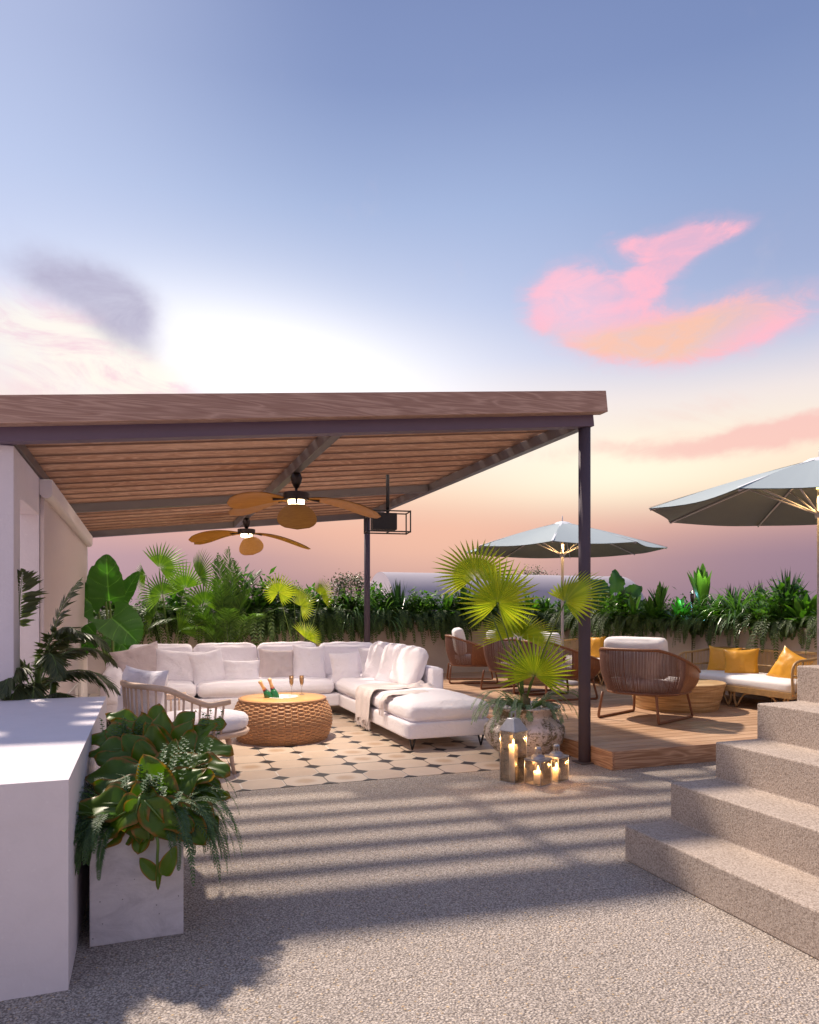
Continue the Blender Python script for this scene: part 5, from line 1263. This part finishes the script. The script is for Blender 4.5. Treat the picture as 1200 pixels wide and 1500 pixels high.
# draping ferns along both walls
first = [True]*3; k = 0
x = WX-.55
while x < BX-.15:
    j = k % 3; o = hf[j]; loc = (x+rng.uniform(-.06, .06), BY+.03, 1.17); rzz = rng.uniform(-.15, .15); s_ = rng.uniform(.95, 1.5)
    if first[j]: o.location = loc; o.rotation_euler = (0, 0, rzz); o.scale = (1.1, 1.1, 1.2); first[j] = False
    else: dup(o, loc, rzz, None, s_)
    x += rng.choice((.26, .34, .42, .70)); k += 1
y = BY-.35
while y > 5.0:
    j = k % 3; o = hf[j]; dup(o, (BX+.03, y, 1.17), -PI/2+rng.uniform(-.15, .15), None, rng.uniform(.6, 1.2)*(.9 if y < 9 else 1)); y -= rng.choice((.24, .32, .40, .66)); k += 1
first = [True]*3; k = 0; x = WX-.3
while x < BX+.4:
    j = k % 3; loc = (x, BY+.30+rng.uniform(-.08, .08), 1.06); s_ = rng.uniform(.95, 1.45); rzz = rng.uniform(0, 6)
    if first[j]: fill[j].location = loc; first[j] = False
    else: dup(fill[j], loc, rzz, None, (s_, s_, s_*rng.uniform(.75, 1.3)))
    x += .42; k += 1
y = BY-.2
while y > 5.0:
    dup(fill[k % 3], (BX+.30+rng.uniform(-.08, .08), y, 1.06), rng.uniform(0, 6), None, (1.05, 1.05, rng.uniform(.55, 1.2))); y -= .40; k += 1
# named plants along the back wall (left to right)
ylw['label'] = 'yellow-green shrub left of the areca palm, beside the elephant ear'; settle(ylw, 228, back=.3, z=1.0, sc=1.05)
for (px, lab, s_) in ((365, 'yellow-green shrub between the areca palm and the small fan palm', .95), (990, 'yellow-green shrub beside the garden lights', .72), (120, 'pale shrub seen past the end of the white wall', .9)):
    p = base_pt(px, .4, 1.02); dup(ylw, p, rng.uniform(0, 6), lab, s_)
fl = [(233, 832, 12.0, .52, 40, 25, 95), (214, 842, 12.2, .34, 200, 30, 70), (238, 872, 12.1, .46, 130, 10, 110), (272, 862, 12.3, .50, 110, -20, 95), (292, 846, 12.2, .52, 55, -50, 85), (262, 925, 11.9, .50, 40, 60, 60), (300, 885, 12.5, .5, 80, 20, 110), (225, 905, 12.2, .40, 170, 20, 90)]
fan_palm('fan_palm', 'tall green fan palm between elephant ear and areca palm', (at_Y(250, 895, 12.85).x, 12.85, 0), [(a, b, c_, d, e_, f, g_, (rng.uniform(-.05, .05), 0, .25)) for a, b, c_, d, e_, f, g_ in fl], 'fanpalm')
fl = [(408, 868, 12.4, .36, 80, 0, 155), (441, 888, 12.3, .34, 45, -30, 120), (430, 872, 12.9, .3, 100, 30, 120), (447, 935, 12.1, .34, 60, 50, 80), (470, 872, 12.9, .34, 55, -40, 100)]
fan_palm('fan_palm', 'small lime green fan palm behind the middle of the sofa', (at_Y(437, 895, 12.9).x, 12.9, 0), [(a, b, c_, d, e_, f, g_, (rng.uniform(-.05, .05), 0, .2)) for a, b, c_, d, e_, f, g_ in fl], 'fanpalm_lit')
ar = thing('areca_palm', 'bushy green areca palm rising behind the sofa', 'palm', (at_Y(335, 895, 13.0).x, 12.98, 0))
for i in range(34):
    a = rng.uniform(0, 2*PI); e_ = R(rng.choice((85, 78, 68, 60, 50, 40))+rng.uniform(-6, 6)); L = rng.uniform(1.1, 1.75)*(1 if e_ > 1 else .85)
    mb = MB(); rc = MB(); frond(mb, (math.cos(a)*.06, math.sin(a)*.04, .35+rng.uniform(0, .5)), rdir(a, e_), L, 38, .32, .024, 1.15+(1.4-e_)*.8, 50, .35, rc, .008, .30, rng=rng)
    lf = mb.build('frond', 'areca', ar); rc.build('rachis', 'fanpalm', lf)
for i in range(6):
    a = i*1.05; MB().tube([(math.cos(a)*.05, math.sin(a)*.05, 0), (math.cos(a)*.09, math.sin(a)*.07, .8)], [.022, .014], 8).build('trunk', 'greenstem', ar, True)
# strap-leaved and spiky plants
gs = blades('strap_leaf_plant', 'grassy strap-leaved plant left of the rear steel post', 'plant', 90, .80, .028, 'spider', 15, 70, 3.2, .2, 'grassy strap-leaved plants')
settle(gs, 515, back=.12, z=1.15)
dup(gs, base_pt(560, .1, 1.15), 2, 'grassy strap-leaved plant right of the rear steel post', .95)
dup(gs, base_pt(403, .1, 1.1), 1, 'grassy strap-leaved plant below the lime fan palm', .8)
big = dup(gs, base_pt(1080, .08, 1.2), 3, 'large arching strap-leaved plant over the near rattan sofa', 1.0)
dup(gs, base_pt(1112, .15, 1.15), 4, 'second arching strap-leaved plant nearer the big spiky yucca', .85)
yu = blades('yucca', 'dark spiky yucca in front of the vaulted building, right of the rear post', 'yucca', 44, .78, .062, 'yucca', 25, 88, .12, .35, 'dark spiky yuccas', .3)
settle(yu, 585, z=1.2)
dup(yu, base_pt(678, .35, 1.2), 1, 'dark spiky yucca hidden behind the potted fan palm', 1.0)
dup(yu, base_pt(1070, .45, 1.3), 2, 'dark spiky yucca right of the bright lit leaves', .62)
dup(yu, base_pt(1152, .25, 1.35), 3, 'largest dark spiky yucca near the right-hand parasol pole', .78)
dup(yu, base_pt(1112, .45, 1.35), 5, 'small dark yucca left of the largest yucca', .6)
br = blades('broadleaf_clump', 'bright broad-leaved clump right of the yucca before the building', 'plant', 22, .46, .11, 'broad', 25, 85, .9, .25, 'broad-leaved clumps on the planter wall', .5, 1.4, nseg=8, sm=True)
settle(br, 655, back=.12, z=1.2)
for px, lab, s_, bk in ((618, 'broad-leaved clump between yucca and potted palm', .8, .15), (775, 'broad-leaved clump left of the farther parasol pole', 1.0, .2), (800, 'broad-leaved clump at the inner corner of the walls', .9, .2), (955, 'broad-leaved clump right of the dark lobed plant', .85, .15), (480, 'broad-leaved clump below the distant small tree', .8, .2),
        (996, 'broad-leaved clump under the garden lights', .8, .05), (930, 'broad-leaved clump beside the dark lobed plant, nearer the corner', .9, .1), (1050, 'broad-leaved clump right of the lit upright leaves', .85, .15), (722, 'broad-leaved clump hidden behind the potted palm fronds', 1.0, .15), (1175, 'broad-leaved clump at the foot of the largest yucca', .8, .12), (1190, 'broad-leaved clump beside the right-hand parasol pole', .9, .3), (350, 'broad-leaved clump hidden behind the areca palm', .8, .3)):
    dup(br, base_pt(px, bk, 1.18), rng.uniform(0, 6), lab, s_)
ti = blades('ti_plant', 'upright bright green leaves lit by the garden light', 'plant', 22, .66, .13, 'broad', 62, 90, .15, .3, None, .5, 1.6, nseg=8, sm=True)
settle(ti, 1030, back=.22, z=1.42, sc=.92)
ti2 = blades('ti_plant', 'upright green-leaved plant left of the yellow-green shrub', 'plant', 18, .5, .10, 'broad', 55, 90, .2, .3, None, .5, 1.6, nseg=8, sm=True)
settle(ti2, 967, back=.25, z=1.38, sc=.85)
# dark lobed plant on the corner
fg = thing('lobed_leaf_plant', 'dark plant with large lobed leaves right of the front steel post', 'plant', base_pt(898, .35, 1.1))
o5 = V(fg.location)
for i, (px, py, L, W, an) in enumerate([(888, 872, .46, .34, 125), (902, 868, .46, .32, 85), (915, 878, .42, .32, 40), (885, 885, .42, .34, 170), (905, 890, .40, .30, 60), (895, 892, .4, .3, 110), (875, 880, .42, .32, 150), (928, 892, .34, .26, 20), (898, 900, .4, .3, 200), (912, 902, .36, .28, 330)]):
    p = at_X(px, py, BX+.35+rng.uniform(-.2, .15))-o5; a = R(an); D = RT*math.cos(a)+UP*math.sin(a)-FW*rng.uniform(-.2, .3)
    mb = MB(); bleaf(mb, p, D, -FW+UP*.5+RT*rng.uniform(-.4, .4), L, W, .5, .25, .12, .08, i, 16, 12, hs, scal=.45)
    lf = mb.build('leaf', 'figdark', fg, True); MB().tube([(0, 0, 0), p*.6, p], [.012, .009, .006], 6).build('stalk', 'treebark', lf, True)
# distant small trees beyond the wall
def far_tree(label, px, top, Y, w_, zb_=-9.0):
    p = at_Y(px, top, Y); o = thing('small_tree', label, 'tree', (p.x, Y, zb_), 0, 'distant trees beyond the terrace'); h_ = p.z-zb_
    mb = MB(); sm = MB(); crown = w_
    sm.tube([(0, 0, 0), (.1, 0, h_-crown*1.0)], [.22, .12], 8)
    for i in range(34):
        a = rng.uniform(0, 2*PI); r = math.sqrt(rng.random()); hh = rng.uniform(-.85, 0)
        rad = crown*.55*math.sqrt(max(.05, 1-((hh+.5)/.5)**2)) if hh > -1 else .2
        cpt = V((math.cos(a)*rad*r, math.sin(a)*rad*r, h_+hh*crown-.12)); sm.tube([(0.1, 0, h_-crown*.95), V((0.1, 0, h_-crown*.95)).lerp(cpt, .5)+V((0, 0, .05)), cpt], [.05, .03, .012], 5, caps=False)
        for k in range(110):
            q = cpt+V((rng.gauss(0, 1), rng.gauss(0, 1), rng.gauss(0, .7)))*crown*.085; l = rng.uniform(.06, .12)
            leaflet(mb, q, rdir(rng.uniform(0, 2*PI), rng.uniform(-.4, 1)), l, l*.6, V((rng.uniform(-.5, .5), rng.uniform(-.5, .5), 1)).normalized())
    mb.build('crown', 'hazetree', o); sm.build('trunk', 'treebark', o); return o
far_tree('small distant tree left of the rear steel post', 512, 841, 22, 1.9)
far_tree('distant tree top showing above the vaulted building', 785, 833, 34, 2.6)
far_tree('distant tree top behind the lime green fan palm', 425, 857, 24, 1.7)
